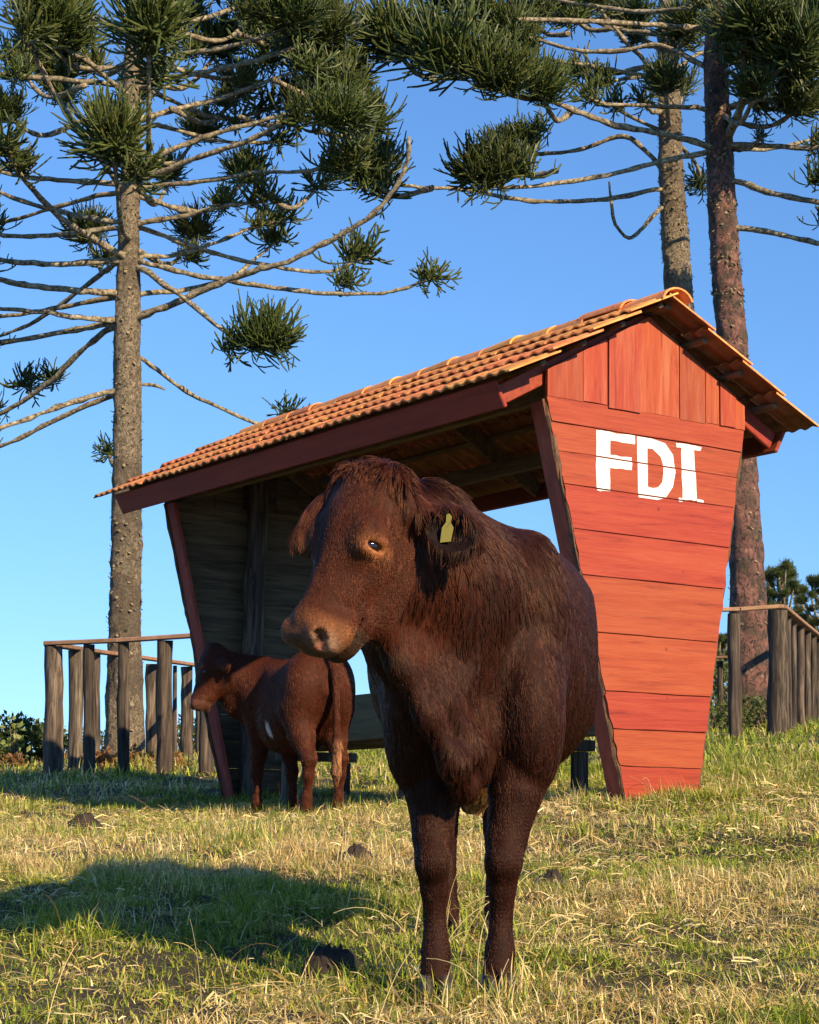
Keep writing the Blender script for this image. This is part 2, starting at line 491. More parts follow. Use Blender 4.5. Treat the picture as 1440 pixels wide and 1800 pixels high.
Do = [(0.683, -0.157), (0.800, -0.157), (0.905, -0.172), (0.968, -0.236), (0.985, -0.339), (0.962, -0.432), (0.905, -0.503), (0.835, -0.524), (0.688, -0.523)]
Di = [(0.764, -0.220), (0.806, -0.219), (0.868, -0.258), (0.886, -0.300), (0.888, -0.350), (0.878, -0.412), (0.845, -0.446), (0.805, -0.456), (0.764, -0.452)]
letter('D', [[Do[i], Do[(i + 1) % 9], Di[(i + 1) % 9], Di[i]] for i in range(9)])
letter('I', [wob([(1.039, -0.498), (1.156, -0.492), (1.137, -0.157), (1.037, -0.157)], 5),
             wob([(0.994, -0.183), (1.0365, -0.184), (1.0365, -0.157), (0.994, -0.157)], 3), wob([(1.1375, -0.184), (1.193, -0.182), (1.196, -0.157), (1.1375, -0.157)], 3),
             wob([(1.008, -0.514), (1.0385, -0.513), (1.0385, -0.491), (1.008, -0.492)], 3), wob([(1.1565, -0.509), (1.209, -0.506), (1.209, -0.486), (1.1565, -0.487)], 3)])

# roof frame: rafters at both walls and one in the middle, ridge beam, eave boards, battens
UR, UL = 0.219, -SW - 0.434
EV, EZ, RZ = -0.411, 0.02, 0.672
sd = Vector((0, SD / 2 - EV, RZ - EZ)); SLEN = sd.length; sd.normalize()         # up-slope direction, front
sn = Vector((0, -sd.z, sd.y))                                                    # outward normal, front slope
def fpt(u, s, h=0.0):      # point on the front tile plane: s up-slope, h above it
    p = Vector((u, EV, EZ)) + sd * s + sn * h; return p
def bpt(u, s, h=0.0):
    p = fpt(u, s, h); return Vector((p.x, SD - p.y, p.z))
roof = spart('roof', beam((-0.05, SD / 2, RZ - 0.125), (-SW - 0.2, SD / 2, RZ - 0.125), 0.06, 0.09), M['weath_u'])
for fn, up in ((fpt, sn), (bpt, Vector((0, -sn.y, sn.z)))):
    for uu in (-0.060, -SW * 0.5, -SW + 0.03):
        a, b = fn(uu, 0.075, -0.105), fn(uu, SLEN - 0.035, -0.105)
        vf = beam(a, b, 0.034, 0.115, up=up)
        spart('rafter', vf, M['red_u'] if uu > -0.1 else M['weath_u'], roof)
    # eave board, square to the slope
    a, b = fn(-0.004, 0.050, -0.094), fn(-SW - 0.165, 0.050, -0.094)
    spart('eave_board', beam(a, b, 0.026, 0.165, up=up), M['red_u'], roof)
    for k in range(4):
        s = 0.335 * k + 0.30
        if s > SLEN - 0.05: s = SLEN - 0.06
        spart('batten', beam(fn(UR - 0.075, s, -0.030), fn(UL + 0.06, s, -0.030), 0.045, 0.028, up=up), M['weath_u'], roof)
# tie beams lengthwise at the wall heads
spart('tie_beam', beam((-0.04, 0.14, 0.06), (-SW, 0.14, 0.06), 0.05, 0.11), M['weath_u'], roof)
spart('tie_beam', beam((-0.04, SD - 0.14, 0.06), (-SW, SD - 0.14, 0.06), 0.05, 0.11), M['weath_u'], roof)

# tiles: two rolls, closed thickness, sharing a few meshes
NC = 25; TW = (UR - UL) / NC; TL = 0.40; EXPO = SLEN / 4.06
def tile_mesh(seed):
    rg = np.random.default_rng(seed); n = 17
    xs = np.linspace(-TW * 0.02, TW * 1.06, n); ph = xs / TW
    h = 0.020 * (0.5 - 0.5 * np.cos(ph * 2 * np.pi * 2)) ** 0.8 + 0.004 * (ph > 0.97)
    V, F = [], []
    for top in (1, 0):
        for s, lift in ((0.0, 0.0), (TL, 0.0)):
            for k in range(n):
                V.append((xs[k], s, h[k] - (0 if top else 0.011) + 0.001 * rg.standard_normal()))
    T = lambda a, k: a * n + k
    for k in range(n - 1):
        F.append((T(0, k), T(0, k + 1), T(1, k + 1), T(1, k)))
        F.append((T(2, k + 1), T(2, k), T(3, k), T(3, k + 1)))
        F.append((T(2, k), T(2, k + 1), T(0, k + 1), T(0, k)))
    F.append((T(2, 0), T(0, 0), T(1, 0), T(3, 0))); F.append((T(0, n - 1), T(2, n - 1), T(3, n - 1), T(1, n - 1)))
    me = mesh_data('tile', V, F, [M['tile'], M['tile_under_shade']], False)
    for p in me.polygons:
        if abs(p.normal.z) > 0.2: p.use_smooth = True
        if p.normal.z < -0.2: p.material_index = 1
    return me
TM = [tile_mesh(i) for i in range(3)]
rg = np.random.default_rng(21)
ti = 0
for side in (0, 1):
    for r in range(4):
        for c in range(NC):
            if side == 0 and c >= NC - 1 and r == 3: pass
            s0 = r * EXPO - 0.012 + 0.009 * rg.standard_normal()
            tilt = math.atan2(0.030, TL)
            u = UL + c * TW + 0.002 * rg.standard_normal()
            X = Vector((1, 0, 0)); Yd = (sd * math.cos(tilt) - sn * math.sin(tilt)); 
            if side == 0:
                o = fpt(u, s0, 0.026)
                Zd = X.cross(Yd)
            else:
                X = Vector((-1, 0, 0)); Yd = Vector((0, -Yd.y, Yd.z)); Zd = X.cross(Yd)
                o = bpt(u + TW, s0, 0.026)
            o = o - OFF
            rz = 0.012 * rg.standard_normal()
            m = Matrix(((X.x, Yd.x, Zd.x, o.x), (X.y, Yd.y, Zd.y, o.y), (X.z, Yd.z, Zd.z, o.z), (0, 0, 0, 1))) @ Matrix.Rotation(rz, 4, 'Z') @ Matrix.Rotation(0.013 * rg.standard_normal(), 4, 'Y')
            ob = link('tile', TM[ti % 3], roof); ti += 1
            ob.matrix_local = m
# ridge caps: tapered half rounds overlapping towards the far end
def cap_mesh():
    n = 11; V = []; L = 0.43
    for (x, r) in ((0, 0.118), (L, 0.094)):
        for top in (1, 0):
            rr = r - (0 if top else 0.013)
            for k in range(n):
                a = math.radians(12 + 156 * k / (n - 1)); V.append((x, math.cos(a) * rr * 1.05, math.sin(a) * rr * 0.80))
    T = lambda e, t, k: e * 2 * n + (0 if t else n) + k
    F = []
    for k in range(n - 1):
        F += [(T(0, 1, k), T(1, 1, k), T(1, 1, k + 1), T(0, 1, k + 1)), (T(0, 0, k + 1), T(1, 0, k + 1), T(1, 0, k), T(0, 0, k)),
              (T(0, 1, k), T(0, 1, k + 1), T(0, 0, k + 1), T(0, 0, k)), (T(1, 1, k + 1), T(1, 1, k), T(1, 0, k), T(1, 0, k + 1))]
    for k in (0, n - 1):
        F.append((T(0, 1, k), T(0, 0, k), T(1, 0, k), T(1, 1, k)) if k == 0 else (T(0, 0, k), T(0, 1, k), T(1, 1, k), T(1, 0, k)))
    return mesh_data('ridge_tile', V, F, M['tile'], True)
CM = cap_mesh()
CM.set_sharp_from_angle(angle=math.radians(40))
x = UR + 0.03; k = 0
while x > UL + 0.75:
    ob = link('ridge_tile', CM, roof)
    ob.location = Vector((x, SD / 2 + 0.006 * rg.standard_normal(), RZ - 0.050 + 0.004 * rg.standard_normal())) - OFF
    ob.rotation_euler = (0.03 * rg.standard_normal(), -0.035 + 0.012 * rg.standard_normal(), math.pi + 0.02 * rg.standard_normal())
    x -= 0.365 + 0.01 * rg.standard_normal(); k += 1

# ------------------------------------------------------------------ feeding trough under the roof
tr = link('feeding_trough', None)
tr.matrix_world = shelter.matrix_world.copy()
tag(tr, 'long mossy wooden feeding trough on short legs under the tiled roof', 'trough')
def tpart(name, vf, mat=M['trough']): return mobj(name, sl(vf[0]), vf[1], mat, tr)
ta, tb = -0.75, -SW + 0.75
TY = SD * 0.5 + 0.05
for s in (-1, 1):
    tpart('side_board', beam((ta, TY + s * 0.27, -1.70), (tb, TY + s * 0.27, -1.78), 0.035, 0.34, up=(0, -s * 0.25, 1)))
for u in (ta - 0.02, tb + 0.02):
    tpart('end_board', beam((u, TY - 0.235, -1.74), (u, TY + 0.235, -1.74), 0.03, 0.30, up=(0, 0, 1)))
tpart('floor_board', beam((ta + 0.02, TY, -1.88), (tb, TY, -1.945), 0.44, 0.03))
for u in (ta - 0.25, (ta + tb) / 2 + 0.2, tb + 0.3):
    zf = -1.90 - 0.02 * (ta - u)
    tpart('cross_block', beam((u, TY - 0.33, zf - 0.045), (u, TY + 0.33, zf - 0.045), 0.11, 0.07), M['log'])
    for s in (-1, 1):
        wp = shelter.matrix_world @ (Vector((u, TY + s * 0.24, 0)) - OFF)
        zb = -2.62
        tpart('leg', beam((u, TY + s * 0.24, zb), (u, TY + s * 0.24, zf - 0.083), 0.085, 0.085, up=(1, 0, 0)), M['log'])
# ------------------------------------------------------------------ fences of upright logs with a sawn top rail
def log_post(parent, base, top, r, seed, root):
    rg = np.random.default_rng(seed)
    n = 9; ts = np.linspace(0, 1, n)
    b = np.array(base) - np.array([0, 0, 0.25]); tp = np.array(top)
    pts = b + (tp - b) * ts[:, None]
    pts[1:-1, :2] += rg.standard_normal((n - 2, 2)) * r * 0.06
    rr = r * (1.06 - 0.10 * ts) * (1 + 0.03 * rg.standard_normal(n))
    V, F = tube(pts - np.array(root), rr, 12, jit=0.04, rg=rg)
    return mobj('post', V, F, M['log'], parent, True)

def make_fence(name, label, posts, rails, root):
    f = thing(name, label, 'fence', root)
    for i, (x0, x1, yt, yb, d) in enumerate(posts):
        pxm = (x0 + x1) / 2
        base = bp(pxm, yb, d); top = bp(pxm, yt, d)
        base = Vector((base.x, base.y, min(base.z, gz(base.x, base.y))))
        o = log_post(f, base, (top.x, top.y, top.z), (x1 - x0) * 0.56 / FPX * d, 100 + i, root)
        o.data.set_sharp_from_angle(angle=math.radians(60))
    for i, pts in enumerate(rails):
        P = [bp(*p) for p in pts]
        for a, b in zip(P[:-1], P[1:]):
            V, F = beam(a, b, 0.13, 0.045, c=0.008, over=0.03)
            mobj('rail', [tuple(Vector(v) - Vector(root)) for v in V], F, M['rail'], f)
    return f

r0 = bp(95, 1361, 18.7)
make_fence('log_fence', 'weathered upright log fence around the trunk of the leftmost araucaria', [
    (79, 109, 1136, 1361, 18.7), (148, 166, 1133, 1353, 18.5), (208, 227, 1130, 1356, 18.3), (277, 303, 1126, 1345, 18.1), (352, 374, 1120, 1345, 17.9),
    (121, 144, 1143, 1354, 20.0), (165, 176, 1149, 1347, 21.2), (229, 245, 1161, 1338, 23.2), (257, 276, 1167, 1334, 24.0), (304, 311, 1170, 1330, 25.0), (319, 338, 1172, 1330, 25.6), (345, 360, 1172, 1332, 26.2),
    (372, 388, 1165, 1332, 25.6), (408, 424, 1150, 1335, 23.5), (432, 449, 1128, 1340, 21.0), (441, 462, 1117, 1343, 18.9),
    ], [[(84, 1131, 18.68), (210, 1126, 18.3), (345, 1117, 17.9), (450, 1112, 18.9)], [(88, 1133, 18.75), (175, 1146, 21.2), (365, 1172, 26.4)], [(365, 1171, 26.4), (458, 1113, 18.9)]],
    (r0.x, r0.y, gz(r0.x, r0.y)))
r1 = bp(1367, 1297, 20.0)
make_fence('log_fence', 'weathered upright log palisade beside the lettered wall around the right araucarias', [
    (1351, 1384, 1072, 1297, 20.0), (1281, 1302, 1079, 1297, 20.0), (1228, 1246, 1080, 1300, 20.0),
    (1381, 1391, 1080, 1284, 21.4), (1391, 1400, 1088, 1282, 22.5), (1400, 1413, 1100, 1280, 23.7), (1414, 1425, 1108, 1276, 25.0), (1425, 1435, 1114, 1275, 26.3), (1434, 1443, 1122, 1273, 27.7), (1443, 1452, 1130, 1272, 29.3),
    (1261, 1271, 1162, 1268, 31.0), (1339, 1351, 1160, 1270, 30.6), (1400, 1411, 1152, 1270, 30.4), (1296, 1306, 1161, 1268, 30.9), (1226, 1237, 1163, 1268, 31)],
    [[(1228, 1073, 20.0), (1300, 1071, 20.0), (1374, 1066, 20.0)], [(1374, 1067, 20.03), (1412, 1098, 23.7), (1452, 1129, 29.4)], [(1224, 1157, 31.0), (1340, 1153, 30.6), (1452, 1136, 29.5)]],
    (r1.x, r1.y, gz(r1.x, r1.y)))
# ------------------------------------------------------------------ araucaria trees
t = NT('araucaria_bark')
v = t.coords((1, 1, 1)); vz = t.coords((1, 1, 0.45))
n = t.noise(t.coords((1, 1, 0.8)), 24, 8, 0.78, 1.0); n2 = t.noise(v, 1.1, 5, 0.65)
c = t.ramp(n, [(0.36, (0.035, 0.025, 0.018)), (0.47, (0.15, 0.115, 0.074)), (0.59, (0.36, 0.295, 0.19)), (0.70, (0.50, 0.42, 0.28))])
c = t.mix(t.ramp(n2, [(0.52, (0, 0, 0)), (0.62, (0.7, 0.7, 0.7))]), c, (0.085, 0.064, 0.042))
t.color(c); t.rough(0.95); t.bump(n, 1.0, 0.05); M['bark'] = t.m
t = NT('peeling_red_bark')
v = t.coords((1, 1, 1)); vz = t.coords((1.0, 1.0, 0.7))
n = t.noise(vz, 12, 8, 0.75, 0.8); n2 = t.noise(v, 3.6, 6, 0.7)
c = t.ramp(n2, [(0.40, (0.075, 0.055, 0.034)), (0.46, (0.125, 0.066, 0.048)), (0.56, (0.215, 0.095, 0.070)), (0.68, (0.36, 0.20, 0.145))])
c = t.mix(t.ramp(n, [(0.42, (1, 1, 1)), (0.52, (0, 0, 0))]), c, (0.030, 0.022, 0.016))
t.color(c); t.rough(0.85); t.bump(n, 1.0, 0.05); M['redbark'] = t.m
t = NT('lichen_branch_bark')
v = t.coords((1, 1, 1)); n = t.noise(v, 18, 6, 0.75); n2 = t.noise(v, 3, 4, 0.6)
c = t.ramp(n, [(0.38, (0.045, 0.034, 0.022)), (0.52, (0.25, 0.205, 0.125)), (0.68, (0.52, 0.47, 0.32))])
t.color(c); t.rough(0.95); t.bump(n, 1.0, 0.02); M['branch'] = t.m
t = NT('scale_bark'); v = t.coords((1, 1, 1)); n = t.noise(v, 9, 4, 0.6)
t.color(t.ramp(n, [(0.35, (0.09, 0.068, 0.036)), (0.65, (0.34, 0.27, 0.15))])); t.rough(0.95); M['scale'] = t.m

def nrm(a): a = np.asarray(a, float); return a / np.linalg.norm(a)
def leaf_mat(name, stops, scale, trans=0.25, vary=0.15, rough=0.5):
    t = NT(name); v = t.coords((1, 1, 1))
    n = t.noise(v, scale, 3, 0.6)
    c = t.vary(t.ramp(n, stops), vary, 0.012)
    t.color(c); t.rough(rough); t.spec(0.35)
    tr_ = t.new('ShaderNodeBsdfTranslucent'); t.l.new(c, tr_.inputs[0])
    mx = t.new('ShaderNodeMixShader'); mx.inputs[0].default_value = trans
    t.l.new(t.bsdf.outputs[0], mx.inputs[1]); t.l.new(tr_.outputs[0], mx.inputs[2]); t.l.new(mx.outputs[0], t.out.inputs[0])
    return t.m
M['needle'] = leaf_mat('araucaria_needles', [(0.3, (0.026, 0.042, 0.010)), (0.55, (0.066, 0.088, 0.017)), (0.75, (0.140, 0.140, 0.032))], 6.0, 0.05)

def tuft_mesh(seed, R=0.5, n=95, spread=1.0, up=0.35):
    """cluster of rope-like twigs clad in stiff overlapping needles; base at the origin, opening towards +x and up"""
    rg = np.random.default_rng(seed); V, F = [], []
    off = 0
    for i in range(n):
        d = rg.standard_normal(3); d /= np.linalg.norm(d)
        d = d * spread + np.array([0.45, 0, up]); d /= np.linalg.norm(d)
        L = R * (0.35 + 0.68 * rg.random() ** 0.8)
        st = np.array([rg.uniform(-0.55, 0.30) * R, rg.normal() * 0.06 * R, rg.normal() * 0.06 * R])
        k = np.linspace(0, 1, 6)[:, None]
        lift = np.array([0, 0, 1.0]) * L * rg.uniform(0.05, 0.45)
        side = rg.standard_normal(3) * L * 0.16
        P = st + d * L * k + lift * k**2 + side * k * (1 - k) * 2
        ropes = [(P, 0.18)]
        if rg.random() < 0.55:                      # forked tip
            q = P[3]; dd = nrm(P[4] - P[3] + rg.standard_normal(3) * 0.55 * np.linalg.norm(P[4] - P[3]))
            kk = np.linspace(0, 1, 4)[:, None]
            ropes.append((q + dd * L * 0.36 * kk + lift * 0.25 * kk**2, 0.05))
        for (Q, start) in ropes:
            m_ = len(Q); r0 = 0.0150 * rg.uniform(0.75, 1.15)
            tv, tf = tube(Q, r0 * np.interp(np.linspace(0, 1, m_), [0, 0.3, 0.85, 1], [0.6, 0.9, 1.15, 0.7]), 5, caps=True)
            V += tv; F += [tuple(q + off for q in f) for f in tf]; off += len(tv)
            m = 30 if m_ > 4 else 14
            kk = rg.uniform(start, 1.0, m); ang = rg.uniform(0, 2 * np.pi, m); S_ = m_ - 1
            idx = np.clip((kk * S_).astype(int), 0, S_ - 1); fr = (kk * S_ - idx)[:, None]
            C = Q[idx] * (1 - fr) + Q[idx + 1] * fr
            T = Q[idx + 1] - Q[idx]; T /= np.linalg.norm(T, axis=1)[:, None]
            A = np.cross(T, [0.3, 0.5, 0.8]); A /= np.linalg.norm(A, axis=1)[:, None]; B = np.cross(T, A)
            O = A * np.cos(ang)[:, None] + B * np.sin(ang)[:, None]
            S = np.cross(T, O)
            ln = rg.uniform(0.016, 0.026, m)[:, None]; wd = 0.0085
            C = C + O * r0 * 0.6
            tip = C + O * ln * 0.42 + T * ln * 0.9
            q = np.stack([C + S * wd, C - S * wd, tip], 1).reshape(-1, 3)
            V += [tuple(x) for x in q]; F += [(off + 3 * j, off + 3 * j + 1, off + 3 * j + 2) for j in range(m)]; off += 3 * m
    return mesh_data('foliage_tuft', V, F, M['needle'])
TUFT_S = [tuft_mesh(11, 0.5, 75), tuft_mesh(12, 0.5, 95), tuft_mesh(13, 0.5, 60, 1.1, 0.25)]
TUFT_L = [tuft_mesh(14, 0.8, 380, 0.86, 0.58), tuft_mesh(15, 0.8, 330, 0.90, 0.48)]

def place_tuft(parent, pos, dirv, r, rg, root, big=None):
    d = Vector(dirv).normalized()
    big = (r > 0.52) if big is None else big
    me = (TUFT_L if big else TUFT_S)[rg.integers(2 if big else 3)]
    s = 0.92 * r / (0.8 if big else 0.5)
    o = link('foliage_tuft', me, parent)
    x = Vector((d.x, d.y, 0.35 * d.z)).normalized(); z = Vector((0, 0, 1)); y = z.cross(x).normalized(); z = x.cross(y)
    a = rg.uniform(-0.5, 0.5)
    m = Matrix(((x.x, y.x, z.x), (x.y, y.y, z.y), (x.z, y.z, z.z))) @ Matrix.Rotation(a, 3, 'X')
    o.matrix_local = Matrix.Translation(Vector(pos) - Vector(root)) @ m.to_4x4() @ Matrix.Diagonal((s, s, s * rg.uniform(0.85, 1.05), 1))
    return o

def bark_trunk(pts, rad, seed, rough):
    """trunk with real relief: many rings, knobbly radius"""
    rg = np.random.default_rng(seed)
    n = 150; sides = 30
    P = smooth_path(pts, n); R = np.interp(np.linspace(0, 1, n), np.linspace(0, 1, len(rad)), rad)
    h = rg.standard_normal((n, sides))
    for _ in range(1):
        h = (h + np.roll(h, 1, 1) + np.roll(h, 1, 0)) / 1.7
    a = np.arange(sides) * 2 * np.pi / sides
    V = []
    for i in range(n):
        r = R[i] * (1 + rough * h[i])
        V += [(P[i][0] + math.cos(t_) * q, P[i][1] + math.sin(t_) * q, P[i][2]) for t_, q in zip(a, r)]
    F = [(i * sides + k, i * sides + (k + 1) % sides, (i + 1) * sides + (k + 1) % sides, (i + 1) * sides + k) for i in range(n - 1) for k in range(sides)]
    return P, R, V, F

def bark_scales(P, R, levels, rg, count, size):
    """curled bark flakes ringing the trunk at given fractions"""
    V, F = [], []
    for lv, wd in levels:
        for _ in range(count):
            f = np.clip(lv + rg.normal() * wd, 0.0, 0.999); i = int(f * (len(P) - 1)); a = rg.uniform(0, 2 * np.pi)
            n = np.array([math.cos(a), math.sin(a), 0]); tq = np.array([-math.sin(a), math.cos(a), 0])
            c = P[i] + n * R[i] * 0.98 + np.array([0, 0, rg.normal() * 0.02])
            s = size * rg.uniform(0.5, 1.3); out = rg.uniform(0.3, 1.0) * s; upw = rg.choice([-1, 1]) * s * rg.uniform(0.4, 1.0)
            k = len(V)
            V += [tuple(c - tq * s * 0.5), tuple(c + tq * s * 0.5), tuple(c + tq * s * 0.35 + n * out + np.array([0, 0, upw])), tuple(c - tq * s * 0.3 + n * out * 0.9 + np.array([0, 0, upw * 0.8]))]
            F.append((k, k + 1, k + 2, k + 3))
    return V, F

def make_tree(label, d0, trunk_px, widths, branches, tufts, seed, mat, rough, flakes, group='araucaria trees'):
    rg = np.random.default_rng(seed)
    P3 = [bp(x, y, d0) for x, y in trunk_px]
    base = P3[0]; g = gz(base.x, base.y)
    P3[0] = Vector((base.x, base.y, g - 0.3))
    root = (base.x, base.y, g)
    tree = thing('araucaria_tree', label, 'tree', root, group=group)
    rad = [w / 2 / FPX * d0 for w in widths]
    P, R, V, F = bark_trunk(P3, rad, seed, rough)
    trunk = mobj('trunk', np.array(V) - np.array(root), F, mat, tree, True)
    fv, ff = bark_scales(P, R, flakes + [(0.5, 0.4)] * 8, rg, 110, 0.042)
    if fv:
        o = mobj('bark_flakes', np.array(fv) - np.array(root), ff, M['scale'], trunk); o['kind'] = 'stuff'
    def trunk_depth_pt(px, py):
        return bp(px, py, d0)
    for (pts, dz, w0, tr_) in branches:
        ty = pts[0][1]; tcx = float(np.interp(-ty, [-q[1] for q in trunk_px], [q[0] for q in trunk_px])); tw = float(np.interp(-ty, [-q[1] for q in trunk_px], widths))
        if abs(pts[0][0] - tcx) > tw * 0.3: pts = [(tcx, ty + 0.25 * abs(pts[0][0] - tcx) + 4)] + list(pts)
        n = len(pts); Q = []
        L = [0.0]
        for a, b in zip(pts[:-1], pts[1:]): L.append(L[-1] + math.hypot(a[0] - b[0], a[1] - b[1]))
        for (x, y), l in zip(pts, L):
            Q.append(bp(x, y, d0 + dz * (l / L[-1]) ** 0.9))
        S = smooth_path(Q, max(10, int(L[-1] / 12)))
        S[1:-1] += rg.standard_normal((len(S) - 2, 3)) * 0.0045
        r = np.linspace(w0, w0 * 0.52, len(S)) / 2 / FPX * d0
        r *= 1 + 0.10 * rg.standard_normal(len(S)); r[0] *= 1.35
        V, F = tube(S, r, 7, jit=0.10, rg=rg)
        br = mobj('branch', np.array(V) - np.array(root), F, M['branch'], tree, True)
        # dead twig stubs
        if tr_:
            dv = S[-1] - S[-3]
            rr = tr_ / FPX * d0
            place_tuft(br, S[-1] - dv / np.linalg.norm(dv) * rr * 0.1, dv, rr, rg, root)
            if tr_ > 55:
                j = max(1, len(S) - 1 - int(3 + rr * 4))
                q = S[j] + rg.standard_normal(3) * rr * 0.25 + np.array([0, 0, rr * 0.1])
                place_tuft(br, q, dv, rr * 0.72, rg, root)
    for (x, y, dz, r, bx, by) in tufts:      # tufts whose branch comes out of the trunk at (bx,by), towards or away from the camera
        A = bp(bx, by, d0); B = bp(x, y + r * 0.2, d0 + dz)
        Mid = A.lerp(B, 0.55); Mid.z -= 0.16 * (B - A).length
        S = smooth_path([A, Mid, B], 14)
        rr = np.linspace(11, 7, 14) / 2 / FPX * d0
        V, F = tube(S, rr * (1 + 0.1 * rg.standard_normal(14)), 7, jit=0.1, rg=rg)
        br = mobj('branch', np.array(V) - np.array(root), F, M['branch'], tree, True)
        rad_ = r / FPX * (d0 + dz)
        place_tuft(br, S[-1], S[-1] - S[-4], rad_, rg, root, big=r > 50)
        if r > 60: place_tuft(br, S[-4] + rg.standard_normal(3) * rad_ * 0.3, S[-1] - S[-4], rad_ * 0.7, rg, root, big=False)
    return tree

LB = [
 ([(213,448),(144,408),(90,368),(36,307),(7,253)], -2.2, 15, 70), ([(210,392),(155,383),(90,368),(0,339),(-60,300)], 0.8, 13, 60),
 ([(202,323),(101,316),(0,300),(-80,250)], -0.5, 12, 60), ([(200,339),(108,361),(0,390),(-90,380)], 1.5, 11, 60), ([(199,401),(101,413),(0,412),(-100,380)], 0.3, 12, 60),
 ([(213,457),(108,464),(0,457),(-100,430)], -1.0, 14, 60), ([(217,515),(108,508),(0,491),(-100,440)], -1.2, 14, 60), ([(202,522),(108,540),(0,555),(-80,545)], 0.8, 12, 60),
 ([(209,562),(144,560),(83,549),(0,542),(-70,520)], -0.6, 12, 55), ([(202,569),(126,580),(0,602),(-90,590)], 0.2, 13, 60), ([(197,576),(144,616),(83,674),(0,728),(-60,740)], 1.8, 13, 60),
 ([(195,573),(126,634),(72,681),(38,678)], 2.4, 11, 58), ([(197,688),(108,714),(0,752),(-100,760)], -0.6, 13, 60), ([(197,696),(97,739),(0,784),(-100,800)], 0.9, 12, 60),
 ([(210,459),(155,500),(70,560),(0,590),(-60,600)], 2.2, 11, 55),
 ([(249,392),(325,379),(397,361),(470,354)], -0.4, 12, 62), ([(249,401),(300,419),(361,440),(433,459),(508,473),(580,478),(640,450)], 0.7, 11, 66),
 ([(249,451),(307,448),(379,426),(451,397),(505,385)], 1.3, 11, 62), ([(249,460),(325,480),(411,495),(483,506),(580,516),(664,516),(710,507),(765,487)], -0.6, 11, 50),
 ([(231,562),(307,533),(361,508),(440,478),(508,459),(580,423),(646,383),(689,339),(714,289),(720,240)], -1.6, 13, 0), ([(249,516),(318,510),(400,490),(450,455),(490,420)], 1.8, 11, 55),
 ([(249,472),(300,508),(343,540),(397,584),(444,609),(478,605)], -1.0, 12, 76), ([(249,631),(307,674),(361,706),(462,746),(512,725)], 1.2, 11, 46),
 ([(249,677),(275,678),(290,685)], 0.1, 9, 0),
 ([(256,209),(325,188),(397,170),(469,144),(560,110)], 0.6, 12, 78), ([(267,278),(347,245),(433,220),(520,195),(600,160)], -0.3, 12, 80), ([(264,310),(343,278),(433,249),(520,209),(600,215)], -1.4, 13, 82),
 ([(260,328),(361,318),(451,303),(540,300),(620,285)], -0.8, 11, 66), ([(253,155),(325,188),(361,202),(408,209),(480,190)], 1.6, 12, 68), ([(267,220),(307,227),(397,249),(500,250)], 1.5, 11, 55),
 ([(274,141),(361,126),(451,105),(520,83),(580,60)], 0.2, 12, 80), ([(240,120),(300,100),(357,90),(451,69),(520,40)], -0.5, 12, 80), ([(240,60),(330,40),(420,10),(470,-20)], 0.9, 12, 80),
 ([(217,152),(144,143),(72,137),(0,130),(-50,110)], 0.3, 13, 70), ([(215,160),(155,108),(116,87),(95,50)], -1.4, 12, 92), ([(215,330),(115,195),(72,119),(54,83),(40,50)], -2.0, 12, 70),
 ([(240,90),(300,20),(380,-40)], 1.0, 12, 70), ([(230,60),(140,20),(60,-30)], 0.8, 12, 70),
]
LT = [(200,240,-2.4,112,228,420), (262,40,-2.3,122,262,290), (100,130,1.8,70,215,190), (350,225,1.8,58,240,260), (155,405,1.9,62,215,450), (385,75,1.6,72,245,140),
      (345,400,1.7,62,240,440), (440,300,1.6,62,245,345), (190,790,1.4,40,222,770), (640,205,0.4,78,560,230), (60,25,-1.5,70,200,120), (500,60,1.2,80,300,120), (8,190,-1.2,60,150,210), (250,150,1.0,60,232,200), (570,20,1.4,80,420,60), (520,170,1.0,60,420,205), (30,100,1.4,66,150,150), (140,60,1.6,72,225,110), (330,20,1.5,76,240,80), (450,10,1.0,72,320,60), (420,150,1.7,62,300,190), (300,300,1.8,52,240,330), (560,320,1.5,50,450,330), (610,120,1.2,70,480,140)]
make_tree('lichen spotted araucaria with bare lower branches inside the left log fence', 22.0,
    [(221,1345), (219,1150), (221,1000), (224,800), (224,600), (227,400), (229,250), (232,100), (234,-60), (235,-200)],
    [72, 58, 54, 51, 47, 37, 31, 26, 20, 13], LB, LT, 31, M['bark'], 0.045, [(0.5, 0.35), (0.3, 0.2)])

RB = [
 ([(1241,255),(1170,236),(1087,221),(1012,195),(960,175),(895,166),(826,130),(775,105)], -2.2, 13, 112), ([(1240,268),(1159,285),(1050,311),(900,330),(840,315)], -1.2, 12, 82),
 ([(1294,319),(1350,337),(1440,356),(1500,360)], -1.0, 14, 60), ([(1297,401),(1369,411),(1440,427),(1510,420)], -0.6, 13, 60), ([(1290,255),(1370,257),(1440,259),(1520,230)], -0.8, 13, 60),
 ([(1288,262),(1350,262),(1440,240),(1500,200)], 0.8, 10, 55),
 ([(1278,250),(1297,202),(1309,157),(1307,75),(1330,45)], -2.4, 17, 90), ([(1234,191),(1190,187),(1076,184),(1030,170)], -0.5, 11, 45),
 ([(1240,50),(1180,46),(1069,39),(937,34),(900,32),(805,7)], -1.4, 12, 95), ([(1245,120),(1162,80),(1087,90),(1012,88),(940,68),(895,60)], 0.8, 11, 66),
 ([(1245,10),(1130,20),(1010,5),(930,-10)], 1.4, 11, 60), ([(1270,150),(1330,130),(1390,120)], -1.6, 11, 92), ([(1270,60),(1330,30),(1400,25)], -1.0, 11, 95), ([(1275,190),(1340,175),(1400,190)], -1.2, 11, 66),
 ([(1270,110),(1360,60),(1450,50)], 0.6, 11, 85), ([(1255,40),(1245,10),(1225,-20)], -1.4, 10, 60),
]
